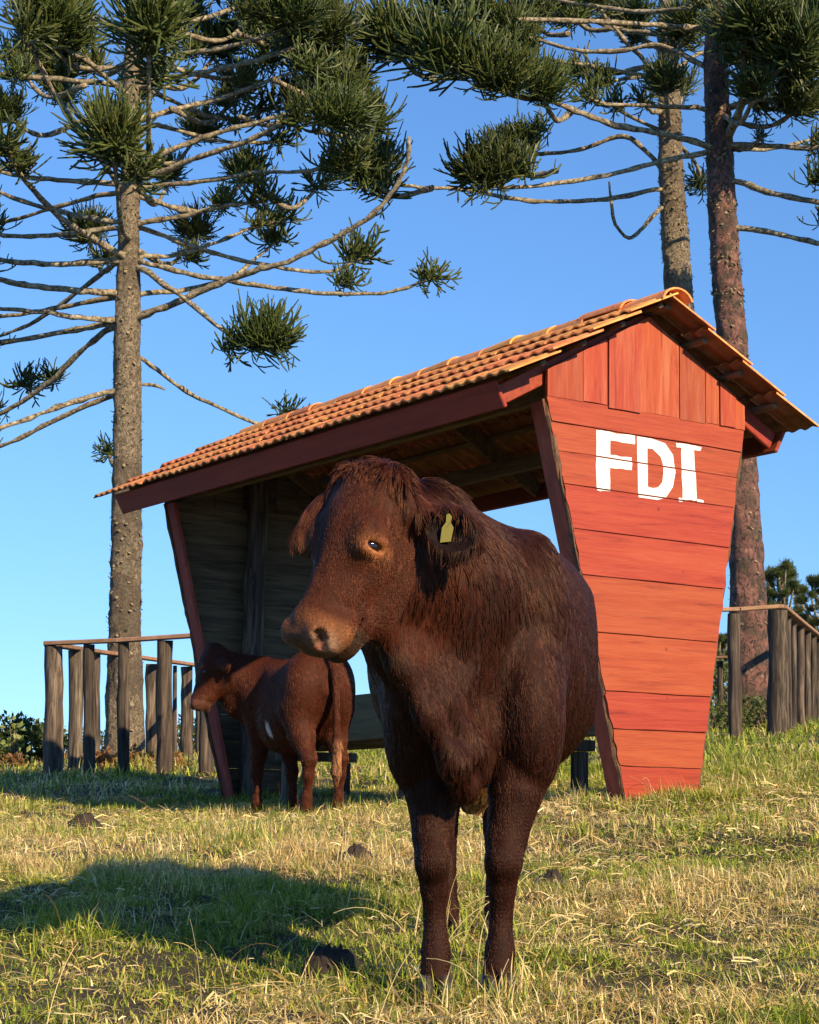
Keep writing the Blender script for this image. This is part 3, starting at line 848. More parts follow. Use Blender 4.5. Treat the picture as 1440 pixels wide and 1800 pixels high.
RT = [(1340,235,-0.4,28,1290,262), (1395,70,-2.2,100,1270,120), (1330,150,-1.8,60,1268,200), (1415,170,-1.0,66,1275,210), (1340,30,-1.5,70,1262,60), (950,150,-1.6,74,1010,192), (640,290,-1.0,80,760,330), (690,60,-1.8,100,800,110)]
make_tree('tall reddish araucaria with peeling bark directly behind the lettered wall', 25.0,
    [(1322,1268), (1313,1000), (1305,850), (1290,640), (1277,480), (1268,330), (1262,200), (1258,100), (1260,0), (1262,-120)],
    [80, 60, 56, 54, 53, 50, 46, 42, 35, 22], RB, RT, 32, M['redbark'], 0.034, [(0.335, 0.010), (0.46, 0.006), (0.535, 0.007), (0.60, 0.006), (0.655, 0.006), (0.22, 0.10), (0.27, 0.02), (0.42, 0.005)])
AB = [
 ([(1159,332),(1069,349),(975,354),(900,349),(820,333),(739,329),(667,318),(640,305)], -1.5, 10, 78), ([(1165,364),(1125,405),(1106,418),(1084,398),(1074,356),(1071,319)], -0.8, 9, 0),
 ([(1170,190),(1136,112),(1102,75),(1065,30),(1042,0)], -1.0, 11, 50), ([(1165,110),(1100,125),(1050,130),(1010,130)], 0.4, 11, 55), ([(1165,130),(1090,140),(1055,150)], -0.7, 10, 50),
 ([(1170,300),(1100,240),(1030,260),(960,270),(905,265)], 0.8, 11, 62), ([(1165,60),(1080,50),(1000,20),(940,10)], 1.2, 11, 66), ([(1165,230),(1120,210),(1075,185)], 0.3, 10, 45),
 ([(1190,250),(1225,290),(1232,330)], 0.8, 9, 46), ([(1190,120),(1240,90),(1300,100)], 1.0, 10, 60), ([(1165,90),(1120,60),(1080,20)], 1.4, 10, 60), ([(1165,140),(1000,110),(880,100)], 0.5, 10, 62),
]
AT = [(1170,140,-1.3,56,1178,220), (1205,40,-0.8,66,1175,110), (1110,30,0.8,60,1165,80), (880,262,0.8,62,980,300), (870,110,0.4,66,960,120), (1000,10,0.5,70,1080,50), (930,15,0.6,66,1000,60), (1200,150,1.0,55,1178,200), (1130,170,-0.6,40,1170,190)]
make_tree('slimmer grey araucaria trunk rising behind the peak of the tiled roof', 27.0,
    [(1212,1262), (1208,1000), (1203,800), (1196,560), (1187,420), (1180,300), (1176,150), (1172,60), (1170,-80)],
    [66, 54, 52, 50, 48, 44, 38, 32, 20], AB, AT, 33, M['bark'], 0.042, [(0.62, 0.008), (0.5, 0.03), (0.7, 0.008), (0.55, 0.02)])

# far araucarias with flat layered crowns
def far_tree(px, py_top, py_base, d, label, seed, w):
    rg = np.random.default_rng(seed)
    top = bp(px, py_top, d); g = gz(top.x, top.y)
    root = (top.x, top.y, g); H = top.z - g
    tr_ = thing('araucaria_tree', label, 'tree', root, group='far araucaria trees')
    V, F = tube([(0, 0, -0.5), (0.05, 0, H * 0.5), (0, 0, H * 0.97)], [0.30, 0.24, 0.12], 9)
    mobj('trunk', V, F, M['bark'], tr_, True)
    Rr = w / FPX * d
    for lay, (f, rs) in enumerate(((0.97, 0.55), (0.88, 0.95), (0.76, 1.0), (0.64, 0.9), (0.50, 0.7), (0.38, 0.6))):
        nb = 9 if lay < 3 else 6
        for k in range(nb):
            a = 2 * math.pi * (k + rg.uniform(-0.3, 0.3)) / nb + lay
            L = Rr * rs * rg.uniform(0.7, 1.1)
            z0 = H * f - 0.08 * H; z1 = H * f + rg.uniform(-0.02, 0.03) * H
            Q = smooth_path([(0, 0, z0), (math.cos(a) * L * 0.5, math.sin(a) * L * 0.5, z0 - 0.02 * H), (math.cos(a) * L, math.sin(a) * L, z1)], 7)
            V, F = tube(Q, np.linspace(0.07, 0.03, 7), 5)
            br = mobj('branch', V, F, M['branch'], tr_, True)
            place_tuft(br, Vector(Q[-1]), Vector(Q[-1]) - Vector(Q[-3]), Rr * rg.uniform(0.26, 0.36), rg, (0, 0, 0), big=True)
            if rg.random() < 0.6:
                place_tuft(br, Vector(Q[4]) + Vector((0, 0, 0.2)), Vector(Q[-1]) - Vector(Q[-3]), Rr * rg.uniform(0.2, 0.3), rg, (0, 0, 0), big=False)
far_tree(1372, 1000, 1250, 62, 'distant araucaria with layered crown just right of the reddish trunk', 51, 52)
far_tree(1448, 1016, 1250, 58, 'distant araucaria crown cut by the right edge of the picture', 52, 46)
far_tree(1345, 1110, 1250, 75, 'low dark distant araucaria between palisade and reddish trunk', 53, 44)
far_tree(1262, 1115, 1250, 70, 'dark distant araucaria half hidden behind the lettered wall', 54, 40)
far_tree(1405, 1100, 1250, 70, 'dark distant araucaria behind the palisade of logs', 55, 42)

# ------------------------------------------------------------------ shrubs
M['shrub'] = leaf_mat('shrub_leaf', [(0.3, (0.045, 0.072, 0.016)), (0.55, (0.10, 0.13, 0.028)), (0.8, (0.17, 0.19, 0.045))], 3.0, 0.3)
M['shrub_pale'] = leaf_mat('pale_leaf', [(0.3, (0.17, 0.22, 0.05)), (0.7, (0.34, 0.36, 0.11))], 3.0, 0.35)
M['fern'] = leaf_mat('dry_fern', [(0.3, (0.16, 0.07, 0.028)), (0.55, (0.27, 0.135, 0.048)), (0.8, (0.20, 0.19, 0.05))], 3.0, 0.3)
M['stem'] = NT('stem').m; M['stem'].node_tree.nodes['Principled BSDF'].inputs['Base Color'].default_value = (0.10, 0.07, 0.04, 1)
def shrub(label, pos, rx, h, n, mat, seed, leaf=0.05, name='shrub', cat='shrub', group='shrubs on the crest', squash=1.0):
    rg = np.random.default_rng(seed)
    root = (pos[0], pos[1], gz(pos[0], pos[1]))
    s = thing(name, label, cat, root, group=group)
    stems, LV, LF = [], [], []
    nc = 12
    lob = [(rg.uniform(-0.85, 0.85) * rx, rg.uniform(-0.6, 0.6) * rx, h * rg.uniform(0.2, 0.82), rg.uniform(0.24, 0.42) * min(rx, h)) for _ in range(nc)]
    for (x, y, z, r) in lob:
        stems.append(tube(smooth_path([(x * 0.25, y * 0.25, -0.1), (x * 0.6, y * 0.6, z * 0.6), (x, y, z)], 6), np.linspace(0.018, 0.006, 6), 5))
    for i in range(n):
        x, y, z, r = lob[rg.integers(nc)]
        d = rg.standard_normal(3); d /= np.linalg.norm(d)
        c = np.array([x, y, z]) + d * r * rg.uniform(0.55, 1.15) * np.array([1, 1, squash]); c[2] = max(0.02, c[2])
        ax = d + rg.standard_normal(3) * 0.6; ax /= np.linalg.norm(ax)
        sd_ = np.cross(ax, rg.standard_normal(3)); sd_ /= np.linalg.norm(sd_)
        L = leaf * rg.uniform(0.6, 1.4); w = L * 0.28; nn = np.cross(ax, sd_) * L * 0.10
        k = len(LV)
        LV += [tuple(c), tuple(c + ax * L * 0.5 + sd_ * w + nn), tuple(c + ax * L), tuple(c + ax * L * 0.5 - sd_ * w + nn)]
        LF.append((k, k + 1, k + 2, k + 3))
    V, F = merge(stems); mobj('stem', V, F, M['stem'], s, True)
    o = mobj('foliage', LV, LF, mat, s); o['kind'] = 'stuff'
    return s
def at(px, d): 
    p = bp(px, 1266, d); return (p.x, p.y)
shrub('broad dark green shrub at the left edge behind the corner post', at(18, 24), 0.62, 0.55, 3000, M['shrub'], 61, 0.075)
shrub('rounded green shrub touching the left side of the corner post', at(60, 25), 0.42, 0.55, 1800, M['shrub'], 62, 0.075)
shrub('pale leafy sprout standing above the dark shrub at the left edge', at(28, 23), 0.16, 0.70, 130, M['shrub_pale'], 63, 0.085)
shrub('reddish dry fern clump low at the left edge', at(22, 22), 0.20, 0.16, 260, M['fern'], 64, 0.06, 'fern_clump', 'fern', 'dry ferns by the fences')
shrub('small green shrub between the corner post and dark post', at(114, 25), 0.30, 0.40, 700, M['shrub'], 65, 0.06)
shrub('low green shrub behind the posts beside the left trunk', at(180, 27), 0.35, 0.42, 700, M['shrub'], 66, 0.06)
shrub('brown fern clump at the foot of the left trunk', at(200, 20.5), 0.35, 0.22, 600, M['fern'], 67, 0.06, 'fern_clump', 'fern', 'dry ferns by the fences')
shrub('brown fern clump right of the left trunk inside the fence', at(262, 20.6), 0.45, 0.22, 700, M['fern'], 68, 0.06, 'fern_clump', 'fern', 'dry ferns by the fences')
shrub('green shrub behind the fence left of the calf head', at(318, 27), 0.4, 0.62, 900, M['shrub'], 69, 0.06)
shrub('low green shrub behind the far corner of the left fence', at(380, 28), 0.5, 0.5, 900, M['shrub'], 70, 0.06)
shrub('green shrub at the foot of the reddish trunk', at(1330, 23.2), 0.4, 0.40, 1000, M['shrub'], 71, 0.05)
shrub('leafy shrub between lettered wall and first palisade log', at(1262, 23), 0.5, 0.50, 1200, M['shrub'], 72, 0.05)
shrub('dark hedge shrub far behind the palisade', at(1300, 33), 0.9, 1.3, 2000, M['shrub'], 73, 0.08)
shrub('tangled green shrub behind the far rail', at(1400, 34), 0.9, 1.2, 2000, M['shrub'], 74, 0.08)
# ------------------------------------------------------------------ implicit body modelling
class Field:
    def __init__(s, X, Y, Z):
        s.X, s.Y, s.Z = [np.asarray(a, np.float32) for a in (X, Y, Z)]
        s.D = np.full((len(X), len(Y), len(Z)), 0.5, np.float32)
    def box(s, lo, hi):
        sl_ = []
        for a, l, h in zip((s.X, s.Y, s.Z), lo, hi):
            i = max(0, np.searchsorted(a, l) - 1); j = min(len(a), np.searchsorted(a, h) + 1); sl_.append(slice(i, max(i + 1, j)))
        sl_ = tuple(sl_)
        P = np.stack(np.meshgrid(s.X[sl_[0]], s.Y[sl_[1]], s.Z[sl_[2]], indexing='ij'), -1)
        return sl_, P
    def union(s, fn, lo, hi, k=0.03):
        pad = k + 0.05
        sl_, P = s.box(np.asarray(lo) - pad, np.asarray(hi) + pad)
        b = fn(P); a = s.D[sl_]
        h = np.clip(0.5 + 0.5 * (b - a) / k, 0, 1)
        s.D[sl_] = b * (1 - h) + a * h - k * h * (1 - h)
    def carve(s, fn, lo, hi, k=0.01):
        pad = k + 0.01
        sl_, P = s.box(np.asarray(lo) - pad, np.asarray(hi) + pad)
        b = -fn(P); a = s.D[sl_]
        h = np.clip(0.5 - 0.5 * (b - a) / k, 0, 1)
        s.D[sl_] = b * (1 - h) + a * h + k * h * (1 - h)
    def ell(s, c, r, k=0.03, ax=None, carve=False):
        c = np.asarray(c, np.float32); r = np.asarray(r, np.float32)
        ax = np.eye(3, dtype=np.float32) if ax is None else np.asarray(ax, np.float32)
        e = np.sqrt(((ax * r[:, None]) ** 2).sum(0))
        def fn(P):
            q = (P - c) @ ax.T
            k0 = np.sqrt(((q / r) ** 2).sum(-1)); k1 = np.sqrt(((q / r**2) ** 2).sum(-1)) + 1e-6
            return k0 * (k0 - 1) / k1
        (s.carve if carve else s.union)(fn, c - e, c + e, k)
    def cone(s, a, b, r1, r2, k=0.03, carve=False):
        a = np.asarray(a, np.float32); b = np.asarray(b, np.float32); ab = b - a; L2 = float(ab @ ab)
        def fn(P):
            t_ = np.clip(((P - a) @ ab) / L2, 0, 1)
            return np.linalg.norm(P - a - t_[..., None] * ab, axis=-1) - (r1 + (r2 - r1) * t_)
        m = max(r1, r2)
        (s.carve if carve else s.union)(fn, np.minimum(a, b) - m, np.maximum(a, b) + m, k)
    def chain(s, pts, k=0.03):
        for (a, ra), (b, rb) in zip(pts[:-1], pts[1:]): s.cone(a, b, ra, rb, k)
    def torso(s, axis_pt, axis_dir, T, cx, top, bot, hw, k=0.03):
        """loft along a horizontal axis: lateral centre, top, bottom and half width tables over T"""
        p0 = np.asarray(axis_pt, np.float32); d = np.asarray(axis_dir, np.float32); side = np.array([d[1], -d[0], 0], np.float32)
        tt = np.linspace(T[0], T[-1], 200)
        def cub(y):
            return np.interp(tt, T, y)
        def sm(y):
            y = cub(y); kk = np.ones(13) / 13; yp = np.pad(y, 6, mode='edge'); return np.convolve(yp, kk, 'valid')
        CX, TP, BT, HW = sm(cx), sm(top), sm(bot), sm(hw)
        def fn(P):
            q = P - p0; t_ = q @ d; l = q @ side; z = P[..., 2]
            tc = np.clip(t_, T[0], T[-1])
            c = np.interp(tc, tt, CX); zt = np.interp(tc, tt, TP); zb = np.interp(tc, tt, BT); w = np.interp(tc, tt, HW)
            zc = (zt + zb) / 2; hh = (zt - zb) / 2
            k0 = np.sqrt((np.abs(l - c) / w) ** 2.2 + (np.abs(z - zc) / hh) ** 2.2 + 1e-9)
            dd = (k0 - 1) * np.minimum(w, hh) * 0.9
            over = np.abs(t_ - tc)
            return np.where(over > 0, np.sqrt(np.maximum(dd, 0) ** 2 + over**2) + np.minimum(dd, 0) * 0, dd).astype(np.float32)
        ends = [p0 + d * T[0], p0 + d * T[-1]]
        m = max(hw) + 0.1
        lo = np.minimum(*ends) - m; hi = np.maximum(*ends) + m; lo[2] = min(bot); hi[2] = max(top)
        s.union(fn, lo, hi, k)
    def mesh(s):
        D = s.D; nx, ny, nz = D.shape
        ins = D < 0
        c = sum(ins[i:nx - 1 + i, j:ny - 1 + j, k:nz - 1 + k].astype(np.int8) for i in (0, 1) for j in (0, 1) for k in (0, 1))
        act = (c > 0) & (c < 8)
        I, J, K = np.nonzero(act)
        idx = np.full(act.shape, -1, np.int64); idx[I, J, K] = np.arange(len(I))
        acc = np.zeros((len(I), 3)); cnt = np.zeros(len(I))
        corners = [(i, j, k) for i in (0, 1) for j in (0, 1) for k in (0, 1)]
        for a in corners:
            for ax in range(3):
                if a[ax]: continue
                b = list(a); b[ax] = 1
                da = D[I + a[0], J + a[1], K + a[2]]; db = D[I + b[0], J + b[1], K + b[2]]
                m = (da < 0) != (db < 0)
                t_ = np.where(m, da / np.where(m, da - db, 1), 0)
                pa = np.stack([s.X[I + a[0]], s.Y[J + a[1]], s.Z[K + a[2]]], -1); pb = np.stack([s.X[I + b[0]], s.Y[J + b[1]], s.Z[K + b[2]]], -1)
                acc += np.where(m[:, None], pa + (pb - pa) * t_[:, None], 0); cnt += m
        V = acc / cnt[:, None]
        F = []
        for ax in range(3):
            o = [(1, 2), (2, 0), (0, 1)][ax]
            sl0 = [slice(1, -1)] * 3; sl0[ax] = slice(0, -1)
            sl1 = [slice(1, -1)] * 3; sl1[ax] = slice(1, None)
            a_, b_ = ins[tuple(sl0)], ins[tuple(sl1)]
            for sgn, m in ((1, a_ & ~b_), (-1, ~a_ & b_)):
                q = np.array(np.nonzero(m))
                q[o[0]] += 1; q[o[1]] += 1
                def cell(d0, d1):
                    w = q.copy(); w[o[0]] -= d0; w[o[1]] -= d1; return idx[w[0], w[1], w[2]]
                f = np.stack([cell(0, 0), cell(1, 0), cell(1, 1), cell(0, 1)], -1)
                F.append(f if sgn > 0 else f[:, ::-1])
        F = np.concatenate(F)
        # relax the grid pattern a little
        for it in range(2):
            S = np.zeros_like(V); n = np.zeros(len(V))
            for a, b in ((0, 1), (1, 2), (2, 3), (3, 0)):
                np.add.at(S, F[:, a], V[F[:, b]]); np.add.at(n, F[:, a], 1); np.add.at(S, F[:, b], V[F[:, a]]); np.add.at(n, F[:, b], 1)
            V = V + (0.5 if it % 2 == 0 else -0.35) * (S / n[:, None] - V)
        return V, F

def axis_grid(segs):
    out = [segs[0][0]]
    for a, b, st in segs:
        n = max(1, int(round((b - a) / st))); out += list(np.linspace(a, b, n + 1)[1:])
    return np.array(out)

t = NT('cow_hide')
at_ = t.new('ShaderNodeAttribute', attribute_name='tint')
v = t.coords((1, 1, 1), rand=False); n = t.noise(v, 150, 4, 0.7)
hs = t.new('ShaderNodeHueSaturation'); mr = t.new('ShaderNodeMapRange'); mr.inputs[1].default_value = 0.3; mr.inputs[2].default_value = 0.7; mr.inputs[3].default_value = 0.45; mr.inputs[4].default_value = 1.45
t.l.new(n, mr.inputs[0]); t.l.new(mr.outputs[0], hs.inputs['Value']); t.l.new(at_.outputs['Color'], hs.inputs['Color'])
t.color(hs.outputs[0]); t.rough(0.62); t.spec(0.12); t.bump(n, 0.5, 0.004); M['hide'] = t.m
t = NT('cow_fur')
at_ = t.new('ShaderNodeAttribute', attribute_name='tint')
t.color(at_.outputs['Color']); t.rough(0.46); t.spec(0.34)
t.bsdf.inputs['Specular Tint'].default_value = (1.0, 0.62, 0.42, 1); M['fur'] = t.m
t = NT('hoof'); v = t.coords((1, 1, 1)); n = t.noise(v, 25, 4, 0.6)
t.color(t.ramp(n, [(0.3, (0.018, 0.013, 0.010)), (0.7, (0.055, 0.040, 0.030))])); t.rough(0.6); M['hoof'] = t.m
t = NT('eye'); t.bsdf.inputs['Base Color'].default_value = (0.012, 0.007, 0.006, 1); t.rough(0.06); t.spec(0.6); M['eye'] = t.m
t = NT('eartag'); t.bsdf.inputs['Base Color'].default_value = (0.27, 0.23, 0.04, 1); t.rough(0.5); M['eartag'] = t.m

def nrm(a): a = np.asarray(a, float); return a / np.linalg.norm(a)
def vnormals(V, F):
    n = np.cross(V[F[:, 2]] - V[F[:, 0]], V[F[:, 3]] - V[F[:, 1]])
    N = np.zeros_like(V)
    for k in range(4): np.add.at(N, F[:, k], n)
    return N / (np.linalg.norm(N, axis=1)[:, None] + 1e-12)
def lerpc(a, b, t_): return np.asarray(a) * (1 - t_[:, None]) + np.asarray(b) * t_[:, None]
def sstep(x, a, b): q = np.clip((x - a) / (b - a), 0, 1); return q * q * (3 - 2 * q)

def grow_fur(V, F, count, length_fn, flow_fn, tint_fn, seed, radius, parent, root, stand=0.25, wave=0.25, clump=0.5, view_only=True):
    """hair strands rooted on the surface, combed along a flow field"""
    rg = np.random.default_rng(seed)
    A = 0.5 * np.linalg.norm(np.cross(V[F[:, 2]] - V[F[:, 0]], V[F[:, 3]] - V[F[:, 1]]), axis=1)
    N = vnormals(V, F)
    C = V[F].mean(1); FN = N[F].mean(1)
    toCam = np.array([0, 0, CAMZ]) - C
    face = (FN * toCam).sum(1) / np.linalg.norm(toCam, axis=1)
    Wt = A * np.where(face > -0.35, 1.0, 0.25) if view_only else A
    Lf = length_fn(C); Wt = Wt * (Lf > 0.001) * (0.02 / np.clip(Lf, 0.008, 0.06)) ** 0.55
    fi = rg.choice(len(F), count, p=Wt / Wt.sum())
    b = rg.dirichlet((1, 1, 1, 1), count)
    P = (V[F[fi]] * b[..., None]).sum(1); n = (N[F[fi]] * b[..., None]).sum(1); n /= np.linalg.norm(n, axis=1)[:, None]
    L = length_fn(P) * rg.uniform(0.6, 1.15, count)
    d = flow_fn(P, n); d = d - n * (d * n).sum(1)[:, None]; d /= np.linalg.norm(d, axis=1)[:, None] + 1e-9
    # clumping: strands share the direction and the lean of a lock
    cell = 0.022
    lock = np.floor(P / np.array([0.013, 0.016, 0.060]) + 0.35 * np.sin(P[:, [1, 2, 0]] * np.array([90, 40, 90]))).astype(np.int64)
    hsh = (lock[:, 0] * 73856093 ^ lock[:, 1] * 19349663 ^ lock[:, 2] * 83492791) % 100003
    rl = np.random.default_rng(seed + 1).standard_normal((100003, 3))
    jl = rl[hsh] * wave * clump + rg.standard_normal((count, 3)) * wave * (1 - clump)
    s_ = np.cross(n, d)
    d1 = d + s_ * jl[:, :1]; d1 /= np.linalg.norm(d1, axis=1)[:, None]
    st = np.clip(stand + 0.12 * jl[:, 1], 0.06, 2.0) if np.isscalar(stand) else np.clip(stand(P) + 0.12 * jl[:, 1], 0.06, 2.0)
    st = np.maximum(st, np.clip(0.0030 / np.maximum(L, 1e-4), 0, 0.5))
    K = 5
    pts = np.zeros((count, K, 3))
    for k in range(K):
        q = k / (K - 1)
        lift = st * (q - 0.45 * q * q) * L
        bend = s_ * (jl[:, 2] * q * q * 0.5 * L)[:, None]
        droop = np.array([0, 0, -1.0]) * (0.25 * q * q * L)[:, None]
        pts[:, k] = P - n * 0.0006 + d1 * (q * L * 0.95)[:, None] + n * lift[:, None] + bend + droop
    # tips of one lock lean together
    cnt = np.bincount(hsh, minlength=100003).clip(1)
    ctr = np.stack([np.bincount(hsh, weights=pts[:, -1, k], minlength=100003) / cnt for k in range(3)], -1)[hsh]
    dl = ctr - pts[:, -1]; ok = (np.linalg.norm(dl, axis=1) < 0.035) & (L > 0.012)
    for k in range(K):
        q = (k / (K - 1)) ** 1.5
        pts[:, k] += np.where(ok[:, None], dl * 0.62 * q, 0)
    cu = bpy.data.hair_curves.new('fur')
    cu.add_curves([K] * count)
    cu.position_data.foreach_set('vector', (pts.reshape(-1, 3) - np.asarray(root)).astype(np.float32).ravel())
    ra = cu.attributes.new('radius', 'FLOAT', 'POINT')
    rr = radius * np.tile(np.array([1.0, 1.0, 0.9, 0.7, 0.3]), (count, 1)) * rg.uniform(0.7, 1.2, (count, 1))
    ra.data.foreach_set('value', rr.astype(np.float32).ravel())
    tn = cu.attributes.new('tint', 'FLOAT_COLOR', 'CURVE')
    col = tint_fn(P) * (rg.uniform(0.88, 1.14, (count, 1)) * (1 + 0.30 * rl[hsh][:, :1]).clip(0.45, 1.8))
    tn.data.foreach_set('color', np.hstack([np.clip(col, 0.001, 0.9), np.ones((count, 1))]).astype(np.float32).ravel())
    cu.materials.append(M['fur'])
    return link('fur', cu, parent)

def tint_attr(me, col):
    a = me.attributes.new('tint', 'FLOAT_COLOR', 'POINT')
    a.data.foreach_set('color', np.hstack([col, np.ones((len(col), 1))]).astype(np.float32).ravel())

def ball(c, r, nu=16, nv=10, sc=(1, 1, 1)):
    V = [(c[0], c[1], c[2] + r * sc[2])]
    for i in range(1, nv):
        th = math.pi * i / nv
        for j in range(nu):
            ph = 2 * math.pi * j / nu
            V.append((c[0] + r * sc[0] * math.sin(th) * math.cos(ph), c[1] + r * sc[1] * math.sin(th) * math.sin(ph), c[2] + r * sc[2] * math.cos(th)))
    V.append((c[0], c[1], c[2] - r * sc[2])); F = []
    for j in range(nu): F.append((0, 1 + j, 1 + (j + 1) % nu)); F.append((len(V) - 1, 1 + (nv - 2) * nu + (j + 1) % nu, 1 + (nv - 2) * nu + j))
    for i in range(nv - 2):
        for j in range(nu): F.append((1 + i * nu + j, 1 + (i + 1) * nu + j, 1 + (i + 1) * nu + (j + 1) % nu, 1 + i * nu + (j + 1) % nu))
    return V, F

class HeadFrame:
    def __init__(s, P0, A, F0, sc=1.0):
        s.P = np.asarray(P0, float); s.A = nrm(A); f = np.asarray(F0, float); f = f - s.A * (f @ s.A); s.F = nrm(f)
        s.W = np.cross(-s.A, s.F); s.s3 = np.ones(3) * np.asarray(sc, float); s.sc = float(np.mean(s.s3))
        s.ax = np.stack([s.A, s.W, s.F])
    def pt(s, a, w, f): return s.P + s.A * a * s.s3[0] + s.W * w * s.s3[1] + s.F * f * s.s3[2]
    def loc(s, X): return (X - s.P) @ s.ax.T / s.s3

def add_head(fd, H, ears, fine=True):
    th = 0.022 if fine else 0.030
    e = lambda c, r, k=0.03, carve=False: fd.ell(H.pt(*c), np.array(r) * H.s3, k * H.sc, H.ax, carve)
    cn = lambda a, b, r1, r2, k=0.03, carve=False: fd.cone(H.pt(*a), H.pt(*b), r1 * H.sc, r2 * H.sc, k * H.sc, carve)
    e((0.085, 0, -0.115), (0.135, 0.100, 0.100)); e((0.095, 0, -0.075), (0.135, 0.099, 0.062), 0.04)
    e((-0.005, 0, -0.080), (0.045, 0.098, 0.055), 0.05)
    for s in (-1, 1):
        e((0.150, s * 0.086, -0.050), (0.045, 0.030, 0.034), 0.03)                # brow
        e((0.185, s * 0.080, -0.068), (0.038, 0.034, 0.042), 0.03)                # orbit
        cn((0.205, s * 0.070, -0.095), (0.31, s * 0.050, -0.090), 0.032, 0.020, 0.035)  # cheek bone
        e((0.175, s * 0.050, -0.170), (0.100, 0.042, 0.082), 0.04)                # jaw muscle
        cn((0.21, s * 0.045, -0.225), (0.37, s * 0.028, -0.150), 0.034, 0.026, 0.05)    # jaw bone
    cn((0.13, 0, -0.085), (0.375, 0, -0.058), 0.074, 0.046, 0.05)
    cn((0.20, 0, -0.15), (0.38, 0, -0.105), 0.075, 0.052, 0.06)
    e((0.404, 0, -0.080), (0.058, 0.075, 0.068), 0.03)
    for s in (-1, 1):
        e((0.428, s * 0.046, -0.048), (0.036, 0.032, 0.034), 0.02)
        e((0.402, s * 0.046, -0.098), (0.052, 0.032, 0.028), 0.025)
    e((0.446, 0, -0.076), (0.018, 0.058, 0.056), 0.02)
    e((0.408, 0, -0.148), (0.050, 0.052, 0.028), 0.02)
    for s in (-1, 1):
        e((0.345, s * 0.052, -0.135), (0.030, 0.018, 0.022), 0.02)
    if fine:
        # mouth line
        def mouth(P):
            q = H.loc(P); a, w, f = q[..., 0], np.abs(q[..., 1]), q[..., 2]
            line = -0.123 - 0.05 * (0.44 - a)
            d = np.maximum(np.abs(f - line) - 0.0035, 0.345 - a)
            return np.maximum(d, 0.030 - np.maximum(w, (a - 0.40) * 1.2)) * H.sc
        cs = np.array([H.pt(a_, w_, f_) for a_ in (0.33, 0.5) for w_ in (-0.1, 0.1) for f_ in (-0.17, -0.08)])
        fd.carve(mouth, cs.min(0) - 0.02, cs.max(0) + 0.02, 0.006)
        for s in (-1, 1):
            e((0.436, s * 0.070, -0.036), (0.012, 0.024, 0.013), 0.006, True)
            e((0.450, s * 0.066, -0.050), (0.016, 0.022, 0.012), 0.006, True)
            e((0.462, s * 0.056, -0.062), (0.012, 0.016, 0.012), 0.006, True)
            e((0.185, s * 0.094, -0.060), (0.028, 0.022, 0.034), 0.012)
            e((0.168, s * 0.104, -0.060), (0.010, 0.018, 0.030), 0.010)
            e((0.206, s * 0.100, -0.058), (0.007, 0.016, 0.026), 0.010)
            e((0.188, s * 0.122, -0.060), (0.0088, 0.036, 0.0250), 0.004, True)
    for (base, dirv, facing, ln, wd) in ears:
        E = nrm(dirv); Nn = np.asarray(facing, float); Nn = nrm(Nn - E * (Nn @ E)); S = np.cross(E, Nn)
        ax = np.stack([E, S, Nn]); b0 = np.asarray(base, float)
        fd.cone(b0 - E * 0.03, b0 + E * 0.03 * H.sc, 0.038 * H.sc, 0.030 * H.sc, 0.03)
        fd.ell(b0 + E * ln * 0.52, (ln * 0.55, wd, th * H.sc), 0.012, ax)
        if fine: fd.ell(b0 + E * ln * 0.56 + Nn * 0.020 * H.sc, (ln * 0.44, wd * 0.74, 0.022 * H.sc), 0.006, ax, True)

# ------------------------------------------------------------------ the big brown cow, facing the camera, head turned to our left
HB = HeadFrame((-0.138, 4.15, 1.258), (-0.325, -0.22, -0.90), (-0.76, -0.65, 0.1), (0.935, 1.03, 1.05))
fd = Field(axis_grid([(-0.42, -0.36, .011), (-0.36, 0.10, .006), (0.10, 0.66, .011)]), axis_grid([(3.80, 4.36, .006), (4.36, 6.05, .012)]), axis_grid([(-0.03, 0.70, .010), (0.70, 1.42, .0065)]))
T = [0, 0.06, 0.15, 0.28, 0.42, 0.6, 0.85, 1.05, 1.22, 1.36, 1.46, 1.50]
fd.torso((0.0, 4.30, 0), (0, 1, 0), T,
    cx=[0.11, 0.12, 0.13, 0.145, 0.165, 0.20, 0.225, 0.22, 0.21, 0.20, 0.20, 0.20],
    top=[0.98, 1.05, 1.12, 1.17, 1.20, 1.205, 1.215, 1.225, 1.235, 1.19, 1.08, 0.98],
    bot=[0.76, 0.70, 0.64, 0.62, 0.58, 0.51, 0.49, 0.54, 0.63, 0.74, 0.84, 0.90],
    hw=[0.05, 0.10, 0.15, 0.205, 0.255, 0.305, 0.348, 0.345, 0.31, 0.255, 0.16, 0.06])
# hump, neck, dewlap, brisket
fd.chain([((-0.06, 4.26, 0.98), 0.085), ((-0.01, 4.32, 0.86), 0.085), ((0.05, 4.35, 0.74), 0.085), ((0.115, 4.40, 0.63), 0.075)], 0.05)
fd.ell((0.085, 4.60, 1.135), (0.090, 0.26, 0.130), 0.09)
fd.chain([((-0.070, 4.24, 1.10), 0.115), ((-0.01, 4.34, 1.04), 0.155), ((0.06, 4.46, 0.99), 0.205), ((0.12, 4.62, 0.95), 0.245)], 0.06)
fd.chain([((-0.02, 4.32, 1.12), 0.070), ((0.035, 4.44, 1.195), 0.066), ((0.07, 4.6, 1.21), 0.065)], 0.05)
fd.chain([((-0.07, 4.19, 0.92), 0.045), ((-0.02, 4.22, 0.80), 0.028), ((0.045, 4.24, 0.68), 0.026), ((0.105, 4.27, 0.57), 0.030), ((0.135, 4.33, 0.505), 0.034)], 0.04)
